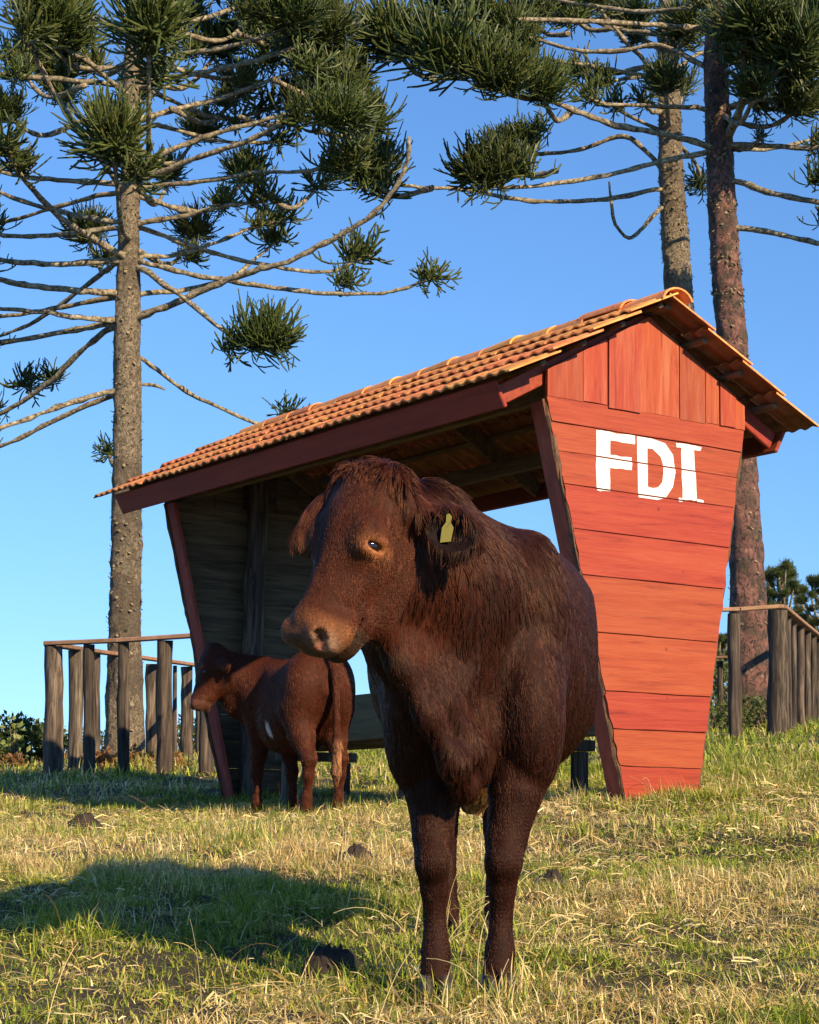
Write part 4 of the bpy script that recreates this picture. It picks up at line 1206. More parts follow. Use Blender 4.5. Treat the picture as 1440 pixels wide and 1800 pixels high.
fd.chain([((0.005, 4.25, 0.86), 0.022), ((0.085, 4.27, 0.72), 0.024), ((0.150, 4.31, 0.60), 0.030), ((0.165, 4.36, 0.55), 0.03)], 0.03)
fd.ell((0.145, 4.43, 0.62), (0.060, 0.10, 0.12), 0.05)
# shoulders and fore legs
for s, x in ((-1, 0.035), (1, 0.285)):
    fd.ell((x + s * 0.035, 4.58, 0.90), (0.095, 0.16, 0.25), 0.08)
    fd.ell((x + s * 0.015, 4.46, 0.68), (0.088, 0.125, 0.20), 0.06)
fd.chain([((0.045, 4.47, 0.66), 0.092), ((0.056, 4.44, 0.50), 0.066), ((0.058, 4.42, 0.39), 0.050), ((0.058, 4.40, 0.325), 0.044), ((0.060, 4.41, 0.265), 0.033), ((0.062, 4.42, 0.19), 0.026), ((0.064, 4.41, 0.115), 0.034), ((0.063, 4.385, 0.055), 0.037)], 0.010)
fd.chain([((0.290, 4.48, 0.66), 0.096), ((0.264, 4.44, 0.50), 0.067), ((0.240, 4.42, 0.39), 0.050), ((0.229, 4.40, 0.325), 0.045), ((0.226, 4.41, 0.265), 0.034), ((0.224, 4.42, 0.19), 0.027), ((0.220, 4.41, 0.115), 0.035), ((0.214, 4.385, 0.055), 0.038)], 0.010)
for x in (0.058, 0.229):
    fd.ell((x, 4.372, 0.335), (0.034, 0.026, 0.045), 0.02)
# hind quarters and hind legs
for s, x, xf in ((-1, 0.07, 0.115), (1, 0.33, 0.268)):
    fd.ell((x, 5.50, 0.90), (0.145, 0.26, 0.28), 0.08)
    fd.chain([((x, 5.42, 0.72), 0.14), ((x * 0.7 + xf * 0.3, 5.52, 0.56), 0.085), ((xf, 5.66, 0.44), 0.050), ((xf, 5.64, 0.33), 0.034), ((xf, 5.60, 0.16), 0.029), ((xf, 5.58, 0.10), 0.035), ((xf, 5.55, 0.05), 0.038)], 0.015)
fd.chain([((0.19, 4.98, 0.50), 0.06), ((0.185, 5.06, 0.455), 0.036)], 0.05)
fd.chain([((0.2, 5.80, 1.12), 0.04), ((0.2, 5.86, 0.95), 0.03), ((0.2, 5.88, 0.6), 0.022), ((0.2, 5.87, 0.4), 0.035)], 0.03)
ear_n = (HB.pt(0.055, 0.118, -0.150), (0.66, -0.28, -0.36), (-0.25, -0.90, 0.18), 0.150, 0.062)
ear_f = (HB.pt(0.005, -0.085, -0.070), (-0.52, -0.22, -0.74), (0.35, 0.85, -0.1), 0.195, 0.060)
add_head(fd, HB, [ear_n, ear_f])
CV, CF = fd.mesh()
ROOT_C = np.array([0.14, 4.41, 0.0])
BROWN = np.array([0.0205, 0.0056, 0.0029]); HEADC = np.array([0.042, 0.0105, 0.0044]); TAN = np.array([0.30, 0.115, 0.042]); DARK = np.array([0.030, 0.013, 0.010])
def cow_tint(P):
    h = HB.loc(P); a, w, f = h[:, 0], h[:, 1], h[:, 2]
    inhead = sstep(-(np.linalg.norm(h - np.array([0.2, 0, -0.1]), axis=1)), -0.34, -0.22)
    c = lerpc(BROWN * np.ones((len(P), 1)), HEADC, inhead)
    eye = np.exp(-(((a - 0.192) / 0.024) ** 2 + ((np.abs(w) - 0.105) / 0.04) ** 2 + ((f + 0.060) / 0.034) ** 2))
    c = lerpc(c, TAN * 1.1, np.clip(eye * 1.15, 0, 0.9) * inhead)
    muz = sstep(a, 0.365, 0.41) * inhead * (f > -0.2)
    c = lerpc(c, np.array([0.155, 0.058, 0.021]), muz * 0.9)
    pad = sstep(a, 0.440, 0.462) * inhead * sstep(-np.abs(w), -0.062, -0.035)
    c = lerpc(c, np.array([0.085, 0.062, 0.042]), pad * 0.9)
    rim = np.exp(-(((a - 0.455) / 0.024) ** 2 + ((np.abs(w) - 0.064) / 0.028) ** 2 + ((f + 0.058) / 0.030) ** 2)) * inhead
    c = lerpc(c, np.array([0.52, 0.34, 0.22]), np.clip(rim * 1.1, 0, 0.9))
    ns = np.exp(-(((a - 0.446) / 0.018) ** 2 + ((np.abs(w) - 0.052) / 0.014) ** 2 + ((f + 0.047) / 0.016) ** 2)) * inhead
    c = lerpc(c, np.array([0.035, 0.010, 0.008]), np.clip(ns * 1.3, 0, 0.97))
    pk = np.exp(-(((a - 0.462) / 0.010) ** 2 + ((np.abs(w) - 0.050) / 0.016) ** 2 + ((f + 0.064) / 0.010) ** 2)) * inhead
    c = lerpc(c, np.array([0.50, 0.14, 0.10]), np.clip(pk * 1.3, 0, 0.9))
    lip = sstep(-f, 0.112, 0.124) * sstep(a, 0.36, 0.39) * inhead
    c = lerpc(c, np.array([0.020, 0.014, 0.009]), lip * 0.9)
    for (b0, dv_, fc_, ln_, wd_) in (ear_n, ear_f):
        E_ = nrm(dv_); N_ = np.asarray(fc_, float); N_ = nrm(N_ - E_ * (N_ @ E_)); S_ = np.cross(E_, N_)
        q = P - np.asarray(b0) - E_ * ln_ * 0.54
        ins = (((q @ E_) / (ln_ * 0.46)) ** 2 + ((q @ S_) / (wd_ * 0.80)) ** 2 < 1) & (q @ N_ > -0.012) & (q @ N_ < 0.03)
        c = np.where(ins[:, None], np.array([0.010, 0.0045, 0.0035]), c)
    leg = sstep(-P[:, 2], -0.45, -0.15); c = lerpc(c, BROWN * 0.80, leg * (1 - inhead))
    z = P[:, 2]
    sheath = np.exp(-(((P[:, 0] - 0.185) / 0.06) ** 2 + ((P[:, 1] - 5.04) / 0.12) ** 2 + ((z - 0.44) / 0.06) ** 2))
    c = lerpc(c, np.array([0.42, 0.22, 0.08]), np.clip(sheath, 0, 0.9))
    return c
cow = thing('cow', 'big dark reddish brown cow standing in front, head turned left, yellow ear tag', 'cow', tuple(ROOT_C))
me = mesh_data('body', CV - ROOT_C, CF, M['hide'], True)
tint_attr(me, cow_tint(CV))
body = link('body', me, cow)
def cow_len(P):
    h = HB.loc(P); a, w, f = h[:, 0], np.abs(h[:, 1]), h[:, 2]
    inh = np.linalg.norm((h - np.array([0.22, 0, -0.08])) / np.array([1.40, 0.72, 0.85]), axis=1) < 0.20
    L = 0.014 + 0.028 * sstep(-P[:, 1], -4.8, -4.55) * sstep(P[:, 2], 0.78, 1.0)
    L = np.where(P[:, 2] < 0.62, 0.006 + 0.010 * sstep(P[:, 2], 0.42, 0.60), L)
    bris = np.exp(-(((P[:, 0] - 0.10) / 0.10) ** 2 + ((P[:, 1] - 4.30) / 0.16) ** 2 + ((P[:, 2] - 0.56) / 0.14) ** 2)); L = L + 0.016 * bris
    L = L + 0.03 * np.exp(-(((P[:, 0] - 0.06) / 0.12) ** 2 + ((P[:, 1] - 4.5) / 0.22) ** 2 + ((P[:, 2] - 1.32) / 0.06) ** 2))
    belly = sstep(P[:, 1], 4.75, 4.95) * sstep(-P[:, 2], -0.66, -0.54) * (P[:, 2] > 0.44); L = L + 0.016 * belly
    sheath = np.exp(-(((P[:, 0] - 0.185) / 0.05) ** 2 + ((P[:, 1] - 5.05) / 0.06) ** 2 + ((P[:, 2] - 0.44) / 0.05) ** 2)); L = L + 0.05 * sheath
    hl = np.interp(a, [-0.06, 0.0, 0.09, 0.15, 0.3, 0.38, 0.425, 0.44], [0.018, 0.016, 0.012, 0.008, 0.007, 0.005, 0.003, 0.0])
    hl = np.where((np.abs(a - 0.187) < 0.019) & (np.abs(w - 0.105) < 0.03) & (np.abs(f + 0.060) < 0.029), 0.0, hl)
    L = np.where(inh, hl, L)
    return np.where(P[:, 2] < 0.06, 0.0, L)
def cow_flow(P, n):
    h = HB.loc(P); inh = np.linalg.norm((h - np.array([0.22, 0, -0.08])) / np.array([1.40, 0.72, 0.85]), axis=1) < 0.20
    d = np.zeros_like(P); back = sstep(P[:, 1], 4.5, 5.2)
    d[:, 2] = -1.0 + 0.25 * back; d[:, 1] = 0.25 + 0.55 * back
    d[:, 0] = 0.18 * np.sin(P[:, 2] * 21 + P[:, 1] * 13) + 0.12 * np.sin(P[:, 0] * 37)
    hd = HB.A * 0.9
    d = np.where(inh[:, None], hd + np.stack([0.25 * np.sin(P[:, 2] * 60), 0 * P[:, 0], 0.25 * np.sin(P[:, 0] * 70)], -1), d)
    return d
def cow_stand(P):
    h = HB.loc(P)
    return 0.13 + 0.55 * np.exp(-((P[:, 2] - 1.34) / 0.07) ** 2) + 0.35 * sstep(-h[:, 0], -0.05, 0.02) * (np.linalg.norm(h, axis=1) < 0.2)
grow_fur(CV, CF, 230000, cow_len, cow_flow, lambda P: cow_tint(P) * 1.15, 5, 0.00085, cow, ROOT_C, stand=cow_stand, wave=0.34, clump=0.62)
for s in (-1, 1):
    c = HB.pt(0.187, s * 0.0900, -0.060)
    V, F = ball(c - ROOT_C, 0.0255); mobj('eye', V, F, M['eye'], cow, True)
for x, y in ((0.063, 4.385), (0.214, 4.385), (0.115, 5.55), (0.268, 5.55)):
    parts = []
    for s in (-1, 1):
        ring = lambda r, z, dy: [(x + s * (0.021 + 0.0) + 0.8 * r * math.cos(a), y - dy + r * 1.35 * math.sin(a), z) for a in np.linspace(0, 2 * math.pi, 13)[:-1]]
        V = ring(0.030, 0.0, 0.030) + ring(0.026, 0.035, 0.018) + ring(0.022, 0.062, 0.008)
        F = [(i * 12 + k, i * 12 + (k + 1) % 12, (i + 1) * 12 + (k + 1) % 12, (i + 1) * 12 + k) for i in range(2) for k in range(12)] + [tuple(range(11, -1, -1)), tuple(range(24, 36))]
        parts.append((V, F))
    V, F = merge(parts); mobj('hoof', [tuple(np.array(p) - ROOT_C) for p in V], F, M['hoof'], cow, True)
# ear tag
E = nrm(ear_n[1]); Nn = np.array(ear_n[2]); Nn = nrm(Nn - E * (Nn @ E)); S = np.cross(E, Nn)
c = ear_n[0] + E * 0.075 + Nn * 0.016 + np.array([0, 0, 0.012])
up = nrm(np.array([0.10, 0.0, 1.0])); sd_ = nrm(np.array([0.93, -0.35, -0.1])); nn = np.cross(sd_, up)
poly = [(-0.020, -0.062), (0.016, -0.056), (0.021, -0.012), (0.010, 0.004), (0.012, 0.022), (0.003, 0.032), (-0.007, 0.027), (-0.006, 0.004), (-0.018, -0.014)]
V, F = prism(poly, lambda a, b, q: tuple(c + sd_ * a * 0.70 + up * b * 0.74 + nn * q - ROOT_C), -0.0015, 0.0015)
mobj('ear_tag', V, F, M['eartag'], cow)['label'] = 'yellow plastic ear tag'
# ------------------------------------------------------------------ the young brown animal by the shelter
CP = (-0.80, 12.04, gz(-0.80, 12.04))
CDIR = nrm((-0.52, 0.854, 0))            # heading left and away
CSID = np.array([-CDIR[1], CDIR[0], 0.0])   # its left
def cpt(f, l, z): return np.array([CP[0], CP[1], CP[2]]) + CDIR * (f * 0.90) + CSID * l + np.array([0, 0, z])
HC = HeadFrame((-1.385, 12.20, CP[2] + 1.085), (-0.24, -0.06, -0.96), (-0.96, -0.16, 0.2), 0.86)
lo = np.min([cpt(a, b, 0) for a in (-0.75, 0.75) for b in (-0.4, 0.4)] + [HC.pt(0.5, 0, 0), HC.pt(0, 0, 0)], 0) - 0.12; hi = np.max([cpt(a, b, 0) for a in (-0.75, 0.75) for b in (-0.4, 0.4)], 0) + 0.1
f2 = Field(np.arange(lo[0], hi[0], 0.0115), np.arange(lo[1], hi[1], 0.0125), np.arange(CP[2] - 0.05, CP[2] + 1.25, 0.0115))
f2.torso(cpt(0.46, 0, 0) * np.array([1, 1, 0]), -CDIR, [0.9 * q for q in (0, 0.06, 0.15, 0.3, 0.5, 0.7, 0.85, 0.97, 1.05)],
    cx=[0] * 9, top=[z + CP[2] for z in (0.82, 0.93, 0.99, 1.01, 1.00, 1.015, 1.055, 1.03, 0.92)], bot=[z + CP[2] for z in (0.66, 0.52, 0.45, 0.41, 0.39, 0.43, 0.52, 0.65, 0.78)],
    hw=[0.04, 0.11, 0.15, 0.18, 0.235, 0.235, 0.215, 0.165, 0.05])
f2.chain([(HC.pt(0.10, 0, -0.14), 0.112), (cpt(0.42, 0.20, 0.90), 0.140), (cpt(0.36, 0.08, 0.85), 0.170), (cpt(0.25, 0, 0.80), 0.19)], 0.06)
f2.chain([(HC.pt(0.24, 0, -0.23), 0.055), (cpt(0.44, 0.20, 0.74), 0.085), (cpt(0.40, 0.06, 0.62), 0.09)], 0.06)
for s in (-1, 1):
    f2.ell(cpt(0.27, s * 0.12, 0.74), (0.10, 0.10, 0.20), 0.07)
    xo = 0.03 if s > 0 else -0.09
    f2.chain([(cpt(0.27, s * 0.11, 0.58), 0.075), (cpt(0.27 + xo * 0.5, s * 0.10, 0.40), 0.050), (cpt(0.28 + xo, s * 0.10, 0.28), 0.038), (cpt(0.27 + xo, s * 0.10, 0.16), 0.025), (cpt(0.27 + xo, s * 0.10, 0.09), 0.030), (cpt(0.285 + xo, s * 0.10, 0.03), 0.034)], 0.03)
    f2.ell(cpt(-0.42, s * 0.11, 0.80), (0.13, 0.13, 0.22), 0.07)
    xo = -0.03 if s > 0 else 0.05
    f2.chain([(cpt(-0.38, s * 0.13, 0.68), 0.125), (cpt(-0.42 + xo, s * 0.135, 0.52), 0.080), (cpt(-0.52 + xo, s * 0.13, 0.38), 0.044), (cpt(-0.51 + xo, s * 0.13, 0.28), 0.032), (cpt(-0.49 + xo, s * 0.13, 0.14), 0.027), (cpt(-0.48 + xo, s * 0.13, 0.085), 0.032), (cpt(-0.46 + xo, s * 0.13, 0.03), 0.035)], 0.035)
tail = [(cpt(-0.57, -0.01, 1.0), 0.035), (cpt(-0.63, -0.01, 0.90), 0.026), (cpt(-0.645, -0.015, 0.62), 0.020), (cpt(-0.64, -0.02, 0.46), 0.030), (cpt(-0.63, -0.02, 0.30), 0.030), (cpt(-0.625, -0.02, 0.20), 0.010)]
f2.chain(tail, 0.02)
add_head(f2, HC, [(HC.pt(0.075, 0.095, -0.13), (0.50, -0.70, -0.28), (-0.8, -0.55, 0.1), 0.150, 0.052), (HC.pt(0.06, -0.09, -0.12), (-0.1, 0.9, 0.15), (-0.9, 0, 0.3), 0.125, 0.046)], fine=False)
KV, KF = f2.mesh()
def calf_tint(P):
    c = np.array([0.046, 0.0115, 0.0050]) * np.ones((len(P), 1))
    h = HC.loc(P)
    inh = np.linalg.norm(h - np.array([0.2, 0, -0.1]), axis=1) < 0.3
    c = np.where(((h[:, 0] > 0.39) & inh)[:, None], np.array([0.085, 0.034, 0.020]), c)
    q = P - np.array(CP); fz = q[:, 2]; ff = q @ CDIR
    tb = np.exp(-(((ff + 0.635) / 0.05) ** 2)) * sstep(-fz, -0.52, -0.42) * sstep(fz, 0.2, 0.24) * (np.abs(q @ CSID + 0.02) < 0.06)
    c = lerpc(c, np.array([0.46, 0.23, 0.11]), np.clip(tb, 0, 1) * 0.85)
    patch = np.exp(-(((ff + 0.10) / 0.030) ** 2 + ((fz - 0.56) / 0.055) ** 2)) * ((q @ CSID) > 0)
    c = lerpc(c, np.array([0.65, 0.58, 0.5]), np.clip(patch * 1.6 - 0.4, 0, 1))
    return c
calf = thing('cow', 'smaller reddish brown cow with pale tail tip standing before the shelter opening', 'cow', CP)
ROOT_K = np.array(CP)
me = mesh_data('body', KV - ROOT_K, KF, M['hide'], True); tint_attr(me, calf_tint(KV)); link('body', me, calf); calf.scale = (1.05, 1.05, 1.05)
def calf_len(P):
    h = HC.loc(P); q = P - ROOT_K
    inh = np.linalg.norm(h - np.array([0.2, 0, -0.08]), axis=1) < 0.25
    L = np.where(inh, 0.009, 0.018); L = np.where((h[:, 0] > 0.38) & inh, 0.0, L)
    L = np.where((q @ CDIR < -0.59) & (q[:, 2] < 0.5), 0.05, L)
    return np.where(q[:, 2] < 0.05, 0.0, L)
def calf_flow(P, n): return np.stack([0.3 * -CDIR[0] + 0 * P[:, 0], 0.3 * -CDIR[1] + 0 * P[:, 0], -0.9 + 0 * P[:, 0]], -1)
grow_fur(KV, KF, 42000, calf_len, calf_flow, lambda P: calf_tint(P) * 1.2, 6, 0.0015, calf, ROOT_K, stand=0.2, wave=0.3, clump=0.5)
for s in (-1, 1):
    V, F = ball(HC.pt(0.18, s * 0.108, -0.055) - ROOT_K, 0.017); mobj('eye', V, F, M['eye'], calf, True)
for f_, l_ in ((0.315, 0.10), (0.195, -0.10), (-0.49, 0.13), (-0.41, -0.13)):
    V, F = tube([cpt(f_ + 0.02, l_, -0.01) - ROOT_K, cpt(f_ + 0.012, l_, 0.03) - ROOT_K, cpt(f_, l_, 0.055) - ROOT_K], [0.044, 0.040, 0.035], 10)
    mobj('hoof', V, F, M['hoof'], calf, True)
# ------------------------------------------------------------------ grass
t = NT('grass_blade')
at_ = t.new('ShaderNodeAttribute', attribute_name='tint')
oi = t.new('ShaderNodeObjectInfo'); hs = t.new('ShaderNodeHueSaturation')
mr = t.new('ShaderNodeMapRange'); mr.inputs[3].default_value = 0.72; mr.inputs[4].default_value = 1.25
t.l.new(oi.outputs['Random'], mr.inputs[0]); t.l.new(mr.outputs[0], hs.inputs['Value'])
t.l.new(at_.outputs['Color'], hs.inputs['Color'])
t.color(hs.outputs[0]); t.rough(0.55); t.spec(0.25)
tr_ = t.new('ShaderNodeBsdfTranslucent'); t.l.new(hs.outputs[0], tr_.inputs[0])
mx = t.new('ShaderNodeMixShader'); mx.inputs[0].default_value = 0.30
t.l.new(t.bsdf.outputs[0], mx.inputs[1]); t.l.new(tr_.outputs[0], mx.inputs[2]); t.l.new(mx.outputs[0], t.out.inputs[0])
M['grass'] = t.m
GREEN = np.array([[0.21, 0.285, 0.030], [0.30, 0.35, 0.040], [0.40, 0.41, 0.064], [0.14, 0.21, 0.026]])
STRAW = np.array([[0.72, 0.58, 0.25], [0.80, 0.68, 0.35], [0.60, 0.45, 0.17], [0.40, 0.26, 0.095]])

def vnoise(x, y, s, seed):
    rg = np.random.default_rng(seed); G = rg.random((64, 64))
    u = x * s; v = y * s; i = np.floor(u).astype(int); j = np.floor(v).astype(int); a = u - i; b = v - j
    a = a * a * (3 - 2 * a); b = b * b * (3 - 2 * b)
    g = lambda p, q: G[p % 64, q % 64]
    return (g(i, j) * (1 - a) + g(i + 1, j) * a) * (1 - b) + (g(i, j + 1) * (1 - a) + g(i + 1, j + 1) * a) * b
def tri_mesh(name, V, F, col, mat):
    me = bpy.data.meshes.new(name)
    me.vertices.add(len(V)); me.vertices.foreach_set('co', V.astype(np.float32).ravel())
    me.loops.add(F.size); me.loops.foreach_set('vertex_index', F.astype(np.int32).ravel())
    me.polygons.add(len(F)); me.polygons.foreach_set('loop_start', (np.arange(len(F)) * F.shape[1]).astype(np.int32))
    me.update(calc_edges=True)
    a = me.attributes.new('tint', 'FLOAT_COLOR', 'POINT')
    a.data.foreach_set('color', np.hstack([col, np.ones((len(col), 1))]).astype(np.float32).ravel())
    me.materials.append(mat)
    return me
def grass_band(d0, d1, dens, hw, Lr, K, per, seed):
    """blades rooted in little clumps between distances d0 and d1"""
    rg = np.random.default_rng(seed)
    area = 0.27 * (d1**2 - d0**2) + 1.6 * (d1 - d0)
    nc = int(area * dens / per)
    # sample y with density growing with the width of the wedge
    cy = np.sqrt(rg.random(nc) * ((d1 + 3.0)**2 - (d0 + 3.0)**2) + (d0 + 3.0)**2) - 3.0
    cx = rg.uniform(-1, 1, nc) * (0.27 * cy + 0.8)
    f1 = vnoise(cx, cy, 0.8, 1) * 0.40 + vnoise(cx, cy, 2.3, 2) * 0.35 + vnoise(cx, cy, 7, 3) * 0.25
    dry = np.clip((f1 - 0.45) / 0.20, 0.08, 0.78)
    dry = np.clip(dry * np.where((cx > 0.9) & (cy > 9.3), 0.50, 1.0) + 0.20 * sstep(cy, 6.5, 8) * sstep(-cy, -13, -11.5) * (cx < 1.2), 0, 0.95)
    tall = vnoise(cx, cy, 1.3, 4) * 0.55 + vnoise(cx, cy, 4.0, 5) * 0.45
    lump = 0.80 + 1.05 * np.clip((tall - 0.35) / 0.4, 0, 1.2) ** 1.6
    hgt = rg.uniform(0.7, 1.3, nc) * lump
    cdir = rg.uniform(0, 2 * np.pi, nc)
    n = nc * per; ci = np.repeat(np.arange(nc), per)
    sp = 0.030 * (hw / 0.0019)**0.5
    x = cx[ci] + rg.normal(0, sp, n); y = cy[ci] + rg.normal(0, sp, n)
    isdry = rg.random(n) < dry[ci]
    L = rg.uniform(Lr[0], Lr[1], n) * hgt[ci] * np.where(isdry, 1.1, 1.0)
    le = (0.20 + 1.20 * rg.random(n) ** 0.85) * np.where(isdry, 1.10, 1.0)
    az = cdir[ci] + rg.normal(0, 1.5, n)
    dv = np.stack([np.cos(az), np.sin(az)], -1)
    tw = rg.uniform(0, np.pi, n)
    w = hw * rg.uniform(0.6, 1.35, n) * np.where(isdry, 0.85, 1.0)
    col = np.where(isdry[:, None], STRAW[rg.integers(len(STRAW), size=n)], GREEN[rg.integers(len(GREEN), size=n)]) * rg.uniform(0.75, 1.25, (n, 1))
    col = col * (0.85 + 0.3 * rg.random(nc))[ci][:, None]
    z = ground_z(x, y) - 0.012
    qs = np.linspace(0, 1, K)
    V = np.zeros((n, 2 * K - 1, 3)); C = np.zeros((n, 2 * K - 1, 3))
    sx = np.stack([-dv[:, 1] * np.cos(tw) + dv[:, 0] * 0.3 * np.sin(tw), dv[:, 0] * np.cos(tw) + dv[:, 1] * 0.3 * np.sin(tw), 0.4 * np.sin(tw)], -1)
    for k, q in enumerate(qs):
        ang = le * (0.40 + 0.75 * q)
        px_ = x + dv[:, 0] * L * q * np.sin(ang); py_ = y + dv[:, 1] * L * q * np.sin(ang); pz_ = z + np.maximum(L * q * np.cos(ang), 0.004 * q)
        c = np.stack([px_, py_, pz_], -1)
        if k < K - 1:
            ww = (w * (1.0 - 0.55 * q))[:, None]
            V[:, 2 * k] = c + sx * ww; V[:, 2 * k + 1] = c - sx * ww
            C[:, 2 * k] = C[:, 2 * k + 1] = col
        else:
            V[:, 2 * k] = c; C[:, 2 * k] = col
    m = 2 * K - 1
    tris = []
    for k in range(K - 2):
        a = 2 * k; tris += [(a, a + 1, a + 3), (a, a + 3, a + 2)]
    tris.append((2 * K - 4, 2 * K - 3, 2 * K - 2))
    F = (np.arange(n)[:, None, None] * m + np.array(tris)[None]).reshape(-1, 3)
    return V.reshape(-1, 3), F, C.reshape(-1, 3)
bands = [grass_band(3.0, 7.5, 13500, 0.0029, (0.018, 0.054), 4, 14, 1), grass_band(7.4, 14.5, 4000, 0.0045, (0.025, 0.080), 3, 12, 2), grass_band(14.3, 36, 430, 0.010, (0.05, 0.12), 3, 10, 3)]
def litter(n, d0, d1, seed):
    """loose straws lying flat on the turf"""
    rg = np.random.default_rng(seed)
    y = np.sqrt(rg.random(n) * (d1**2 - d0**2) + d0**2); x = rg.uniform(-1, 1, n) * (0.26 * y + 0.3)
    keep = vnoise(x, y, 1.6, 9) * 0.6 + vnoise(x, y, 5, 10) * 0.4 > rg.uniform(0.25, 0.75, n)
    x, y = x[keep], y[keep]; n = len(x)
    a = rg.uniform(0, 2 * np.pi, n); L = rg.uniform(0.02, 0.085, n) * (y / 4.5)**0.3; w = rg.uniform(0.0009, 0.0019, n) * (y / 4.5)**0.5
    z = ground_z(x, y) + rg.uniform(0.008, 0.035, n); tl = rg.normal(0, 0.22, n)
    D = np.stack([np.cos(a) * L, np.sin(a) * L, tl * L], -1); S = np.stack([-np.sin(a) * w, np.cos(a) * w, rg.normal(0, 0.6, n) * w], -1)
    P = np.stack([x, y, z], -1); Mi = P + D * 0.5 + np.stack([0 * x, 0 * x, rg.uniform(0, 0.2, n) * L], -1)
    V = np.stack([P - S, P + S, Mi - S, Mi + S, P + D], 1)
    F = (np.arange(n)[:, None, None] * 5 + np.array([(0, 1, 3), (0, 3, 2), (2, 3, 4)])[None]).reshape(-1, 3)
    col = STRAW[rg.integers(len(STRAW), size=n)] * rg.uniform(0.8, 1.3, (n, 1))
    return V.reshape(-1, 3), F, np.repeat(col, 5, 0)
bands.append(litter(42000, 3.1, 13, 44))
o = 0; GV, GF, GC = [], [], []
for v_, f_, c_ in bands:
    GV.append(v_); GF.append(f_ + o); GC.append(c_); o += len(v_)
# longer tufts round the feet of the cow and along the shelter wall
def tuft_blades(spots, seed):
    rg = np.random.default_rng(seed); out = []
    for (x, y, n, sp, L0, L1, dry) in spots:
        bx = x + rg.normal(0, sp, n); by = y + rg.normal(0, sp, n); az = rg.uniform(0, 2 * np.pi, n); le = rg.uniform(0.1, 1.0, n); L = rg.uniform(L0, L1, n)
        dv = np.stack([np.cos(az), np.sin(az)], -1); w = rg.uniform(0.0014, 0.003, n)
        d_ = rg.random(n) < dry
        col = np.where(d_[:, None], STRAW[rg.integers(4, size=n)], GREEN[rg.integers(4, size=n)]) * rg.uniform(0.8, 1.2, (n, 1))
        z = ground_z(bx, by) - 0.01; Vv = np.zeros((n, 7, 3))
        for k, q in enumerate((0, 0.35, 0.7, 1.0)):
            an = le * (0.3 + 0.9 * q)
            c = np.stack([bx + dv[:, 0] * L * q * np.sin(an), by + dv[:, 1] * L * q * np.sin(an), z + L * q * np.cos(an)], -1)
            s_ = np.stack([-dv[:, 1], dv[:, 0], 0 * w], -1) * (w * (1 - 0.5 * q))[:, None]
            if k < 3: Vv[:, 2 * k] = c + s_; Vv[:, 2 * k + 1] = c - s_
            else: Vv[:, 6] = c
        Ff = (np.arange(n)[:, None, None] * 7 + np.array([(0, 1, 3), (0, 3, 2), (2, 3, 5), (2, 5, 4), (4, 5, 6)])[None]).reshape(-1, 3)
        out.append((Vv.reshape(-1, 3), Ff, np.repeat(col, 7, 0)))
    return out
spots = [(0.03, 4.30, 90, 0.05, 0.05, 0.15, 0.5), (0.10, 4.28, 60, 0.04, 0.05, 0.13, 0.5), (0.21, 4.28, 110, 0.05, 0.05, 0.14, 0.5), (0.27, 4.33, 60, 0.04, 0.05, 0.12, 0.5), (0.13, 5.46, 70, 0.06, 0.06, 0.14, 0.4), (0.27, 5.46, 70, 0.06, 0.06, 0.14, 0.4)]
spots += [(-0.55 + 0.06 * i, 11.55 + 0.05 * (i % 3), 30, 0.05, 0.05, 0.13, 0.4) for i in range(6)] + [(-1.15 + 0.06 * i, 12.0, 30, 0.05, 0.05, 0.13, 0.4) for i in range(6)]
spots += [(1.15 + 0.05 * i, 10.12 + 0.034 * i, 40, 0.04, 0.04, 0.10, 0.35) for i in range(13)]
for v_, f_, c_ in tuft_blades(spots, 91):
    GV.append(v_); GF.append(f_ + o); GC.append(c_); o += len(v_)
grass = link('grass', tri_mesh('grass', np.concatenate(GV), np.concatenate(GF), np.concatenate(GC), M['grass']))
print('grass tris', sum(len(f) for f in GF))
tag(grass, 'short mixed green and straw coloured pasture grass', 'grass', kind='stuff')

# dry stalks bent over the turf
V, F, Cc = [], [], []
rg = np.random.default_rng(78)
def stalk(p0, dirh, L, le0, le1, r, col):
    K = 8; pts = [np.array(p0, float)]
    for k in range(K):
        q = k / (K - 1); ang = le0 + (le1 - le0) * q
        pts.append(pts[-1] + (np.array([math.cos(dirh), math.sin(dirh), 0]) * math.sin(ang) + np.array([0, 0, math.cos(ang)])) * L / K)
    v_, f_ = tube(pts, np.linspace(r, r * 0.5, K + 1), 4)
    o = len(V); V.extend(v_); F.extend([tuple(i + o for i in q) for q in f_]); Cc.extend([col] * len(v_))
for i in range(300):
    dd = 3.4 + 7.5 * rg.random() ** 1.6; x = rg.uniform(-0.25, 0.25) * dd
    stalk((x, dd, gz(x, dd) - 0.01), rg.uniform(0, 6.283), rg.uniform(0.10, 0.34), rg.uniform(0.1, 1.2), rg.uniform(1.1, 2.0), rg.uniform(0.0008, 0.0016), STRAW[rg.integers(4)] * rg.uniform(0.8, 1.35))
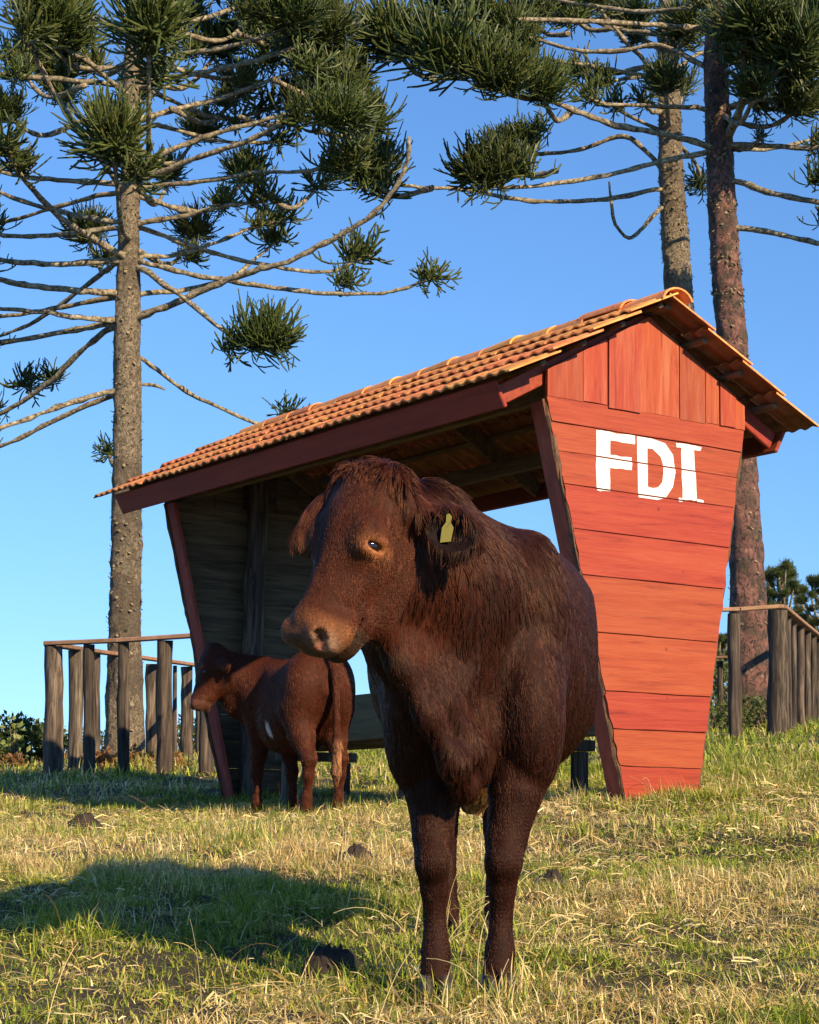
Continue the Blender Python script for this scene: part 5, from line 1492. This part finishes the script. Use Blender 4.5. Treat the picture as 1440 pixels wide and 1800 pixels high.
# the looped stalks at the cow's right fore foot
for (px, py, dh, L, a0, a1) in ((843, 1690, 1.2, 0.25, -0.35, 0.95), (870, 1700, 0.3, 0.12, 0.1, 0.5), (845, 1655, 0.0, 0.08, 1.2, 1.7), (835, 1720, -0.2, 0.10, 1.5, 1.9)):
    p = bp(px, py, 4.28); stalk((p.x, p.y, gz(p.x, p.y)), dh, L, a0, a1, 0.0014, STRAW[1] * 1.1)
me = mesh_data('dry_stalks', V, F, M['grass'])
a = me.attributes.new('tint', 'FLOAT_COLOR', 'POINT'); a.data.foreach_set('color', np.hstack([np.array(Cc), np.ones((len(Cc), 1))]).astype(np.float32).ravel())
tag(link('dry_stalks', me), 'dry bent straw stalks lying over the pasture', 'straw', kind='stuff')

# ------------------------------------------------------------------ cow pats
t = NT('dung'); v = t.coords((1, 1, 1)); n = t.noise(v, 30, 6, 0.7)
t.color(t.ramp(n, [(0.35, (0.014, 0.010, 0.007)), (0.7, (0.055, 0.036, 0.022))])); t.rough(0.85); t.bump(n, 0.8, 0.01); M['dung'] = t.m
def cow_pat(px, py, r, h, label, seed, lumps=3):
    p = on_ground(px, py, 3.2, 14); rg = np.random.default_rng(seed)
    V, F = [], []
    for l in range(lumps):
        cx, cy = (rg.uniform(-0.5, 0.5) * r, rg.uniform(-0.35, 0.35) * r) if l else (0, 0)
        rr = r * (1 if l == 0 else rg.uniform(0.45, 0.65)); hh = h * (0.7 if l == 0 else rg.uniform(0.9, 1.25))
        nu, nv = 18, 6; o = len(V)
        for i in range(nv):
            ph = math.pi / 2 * i / nv
            for j in range(nu):
                a = 2 * math.pi * j / nu; w = 1 + 0.13 * math.sin(3 * a + seed + l) + 0.08 * math.sin(7 * a + l) + 0.05 * rg.standard_normal()
                V.append((cx + math.cos(a) * rr * math.cos(ph) ** 0.6 * w, cy + math.sin(a) * rr * 0.8 * math.cos(ph) ** 0.6 * w, -0.02 + (hh + 0.02) * math.sin(ph) + 0.008 * rg.standard_normal()))
        V.append((cx, cy, hh)); 
        for i in range(nv - 1):
            for j in range(nu): F.append((o + i * nu + j, o + i * nu + (j + 1) % nu, o + (i + 1) * nu + (j + 1) % nu, o + (i + 1) * nu + j))
        for j in range(nu): F.append((o + (nv - 1) * nu + j, o + (nv - 1) * nu + (j + 1) % nu, o + nv * nu))
    ob = mobj('cow_pat', V, F, M['dung'], None, True, loc=(p.x, p.y, gz(p.x, p.y)))
    tag(ob, label, 'dung', 'cow pats on the grass')
cow_pat(588, 1714, 0.088, 0.060, 'black lumpy cow pat in the shade just left of the big cow front hoof', 1, 4)
cow_pat(150, 1458, 0.10, 0.07, 'dark brown cow pat on sunny grass at the left', 2, 3)
cow_pat(622, 1520, 0.085, 0.065, 'rounded brown cow pat between the two cows', 3, 2)
cow_pat(962, 1560, 0.06, 0.05, 'small brown cow pat right of the big cow legs', 4, 2)
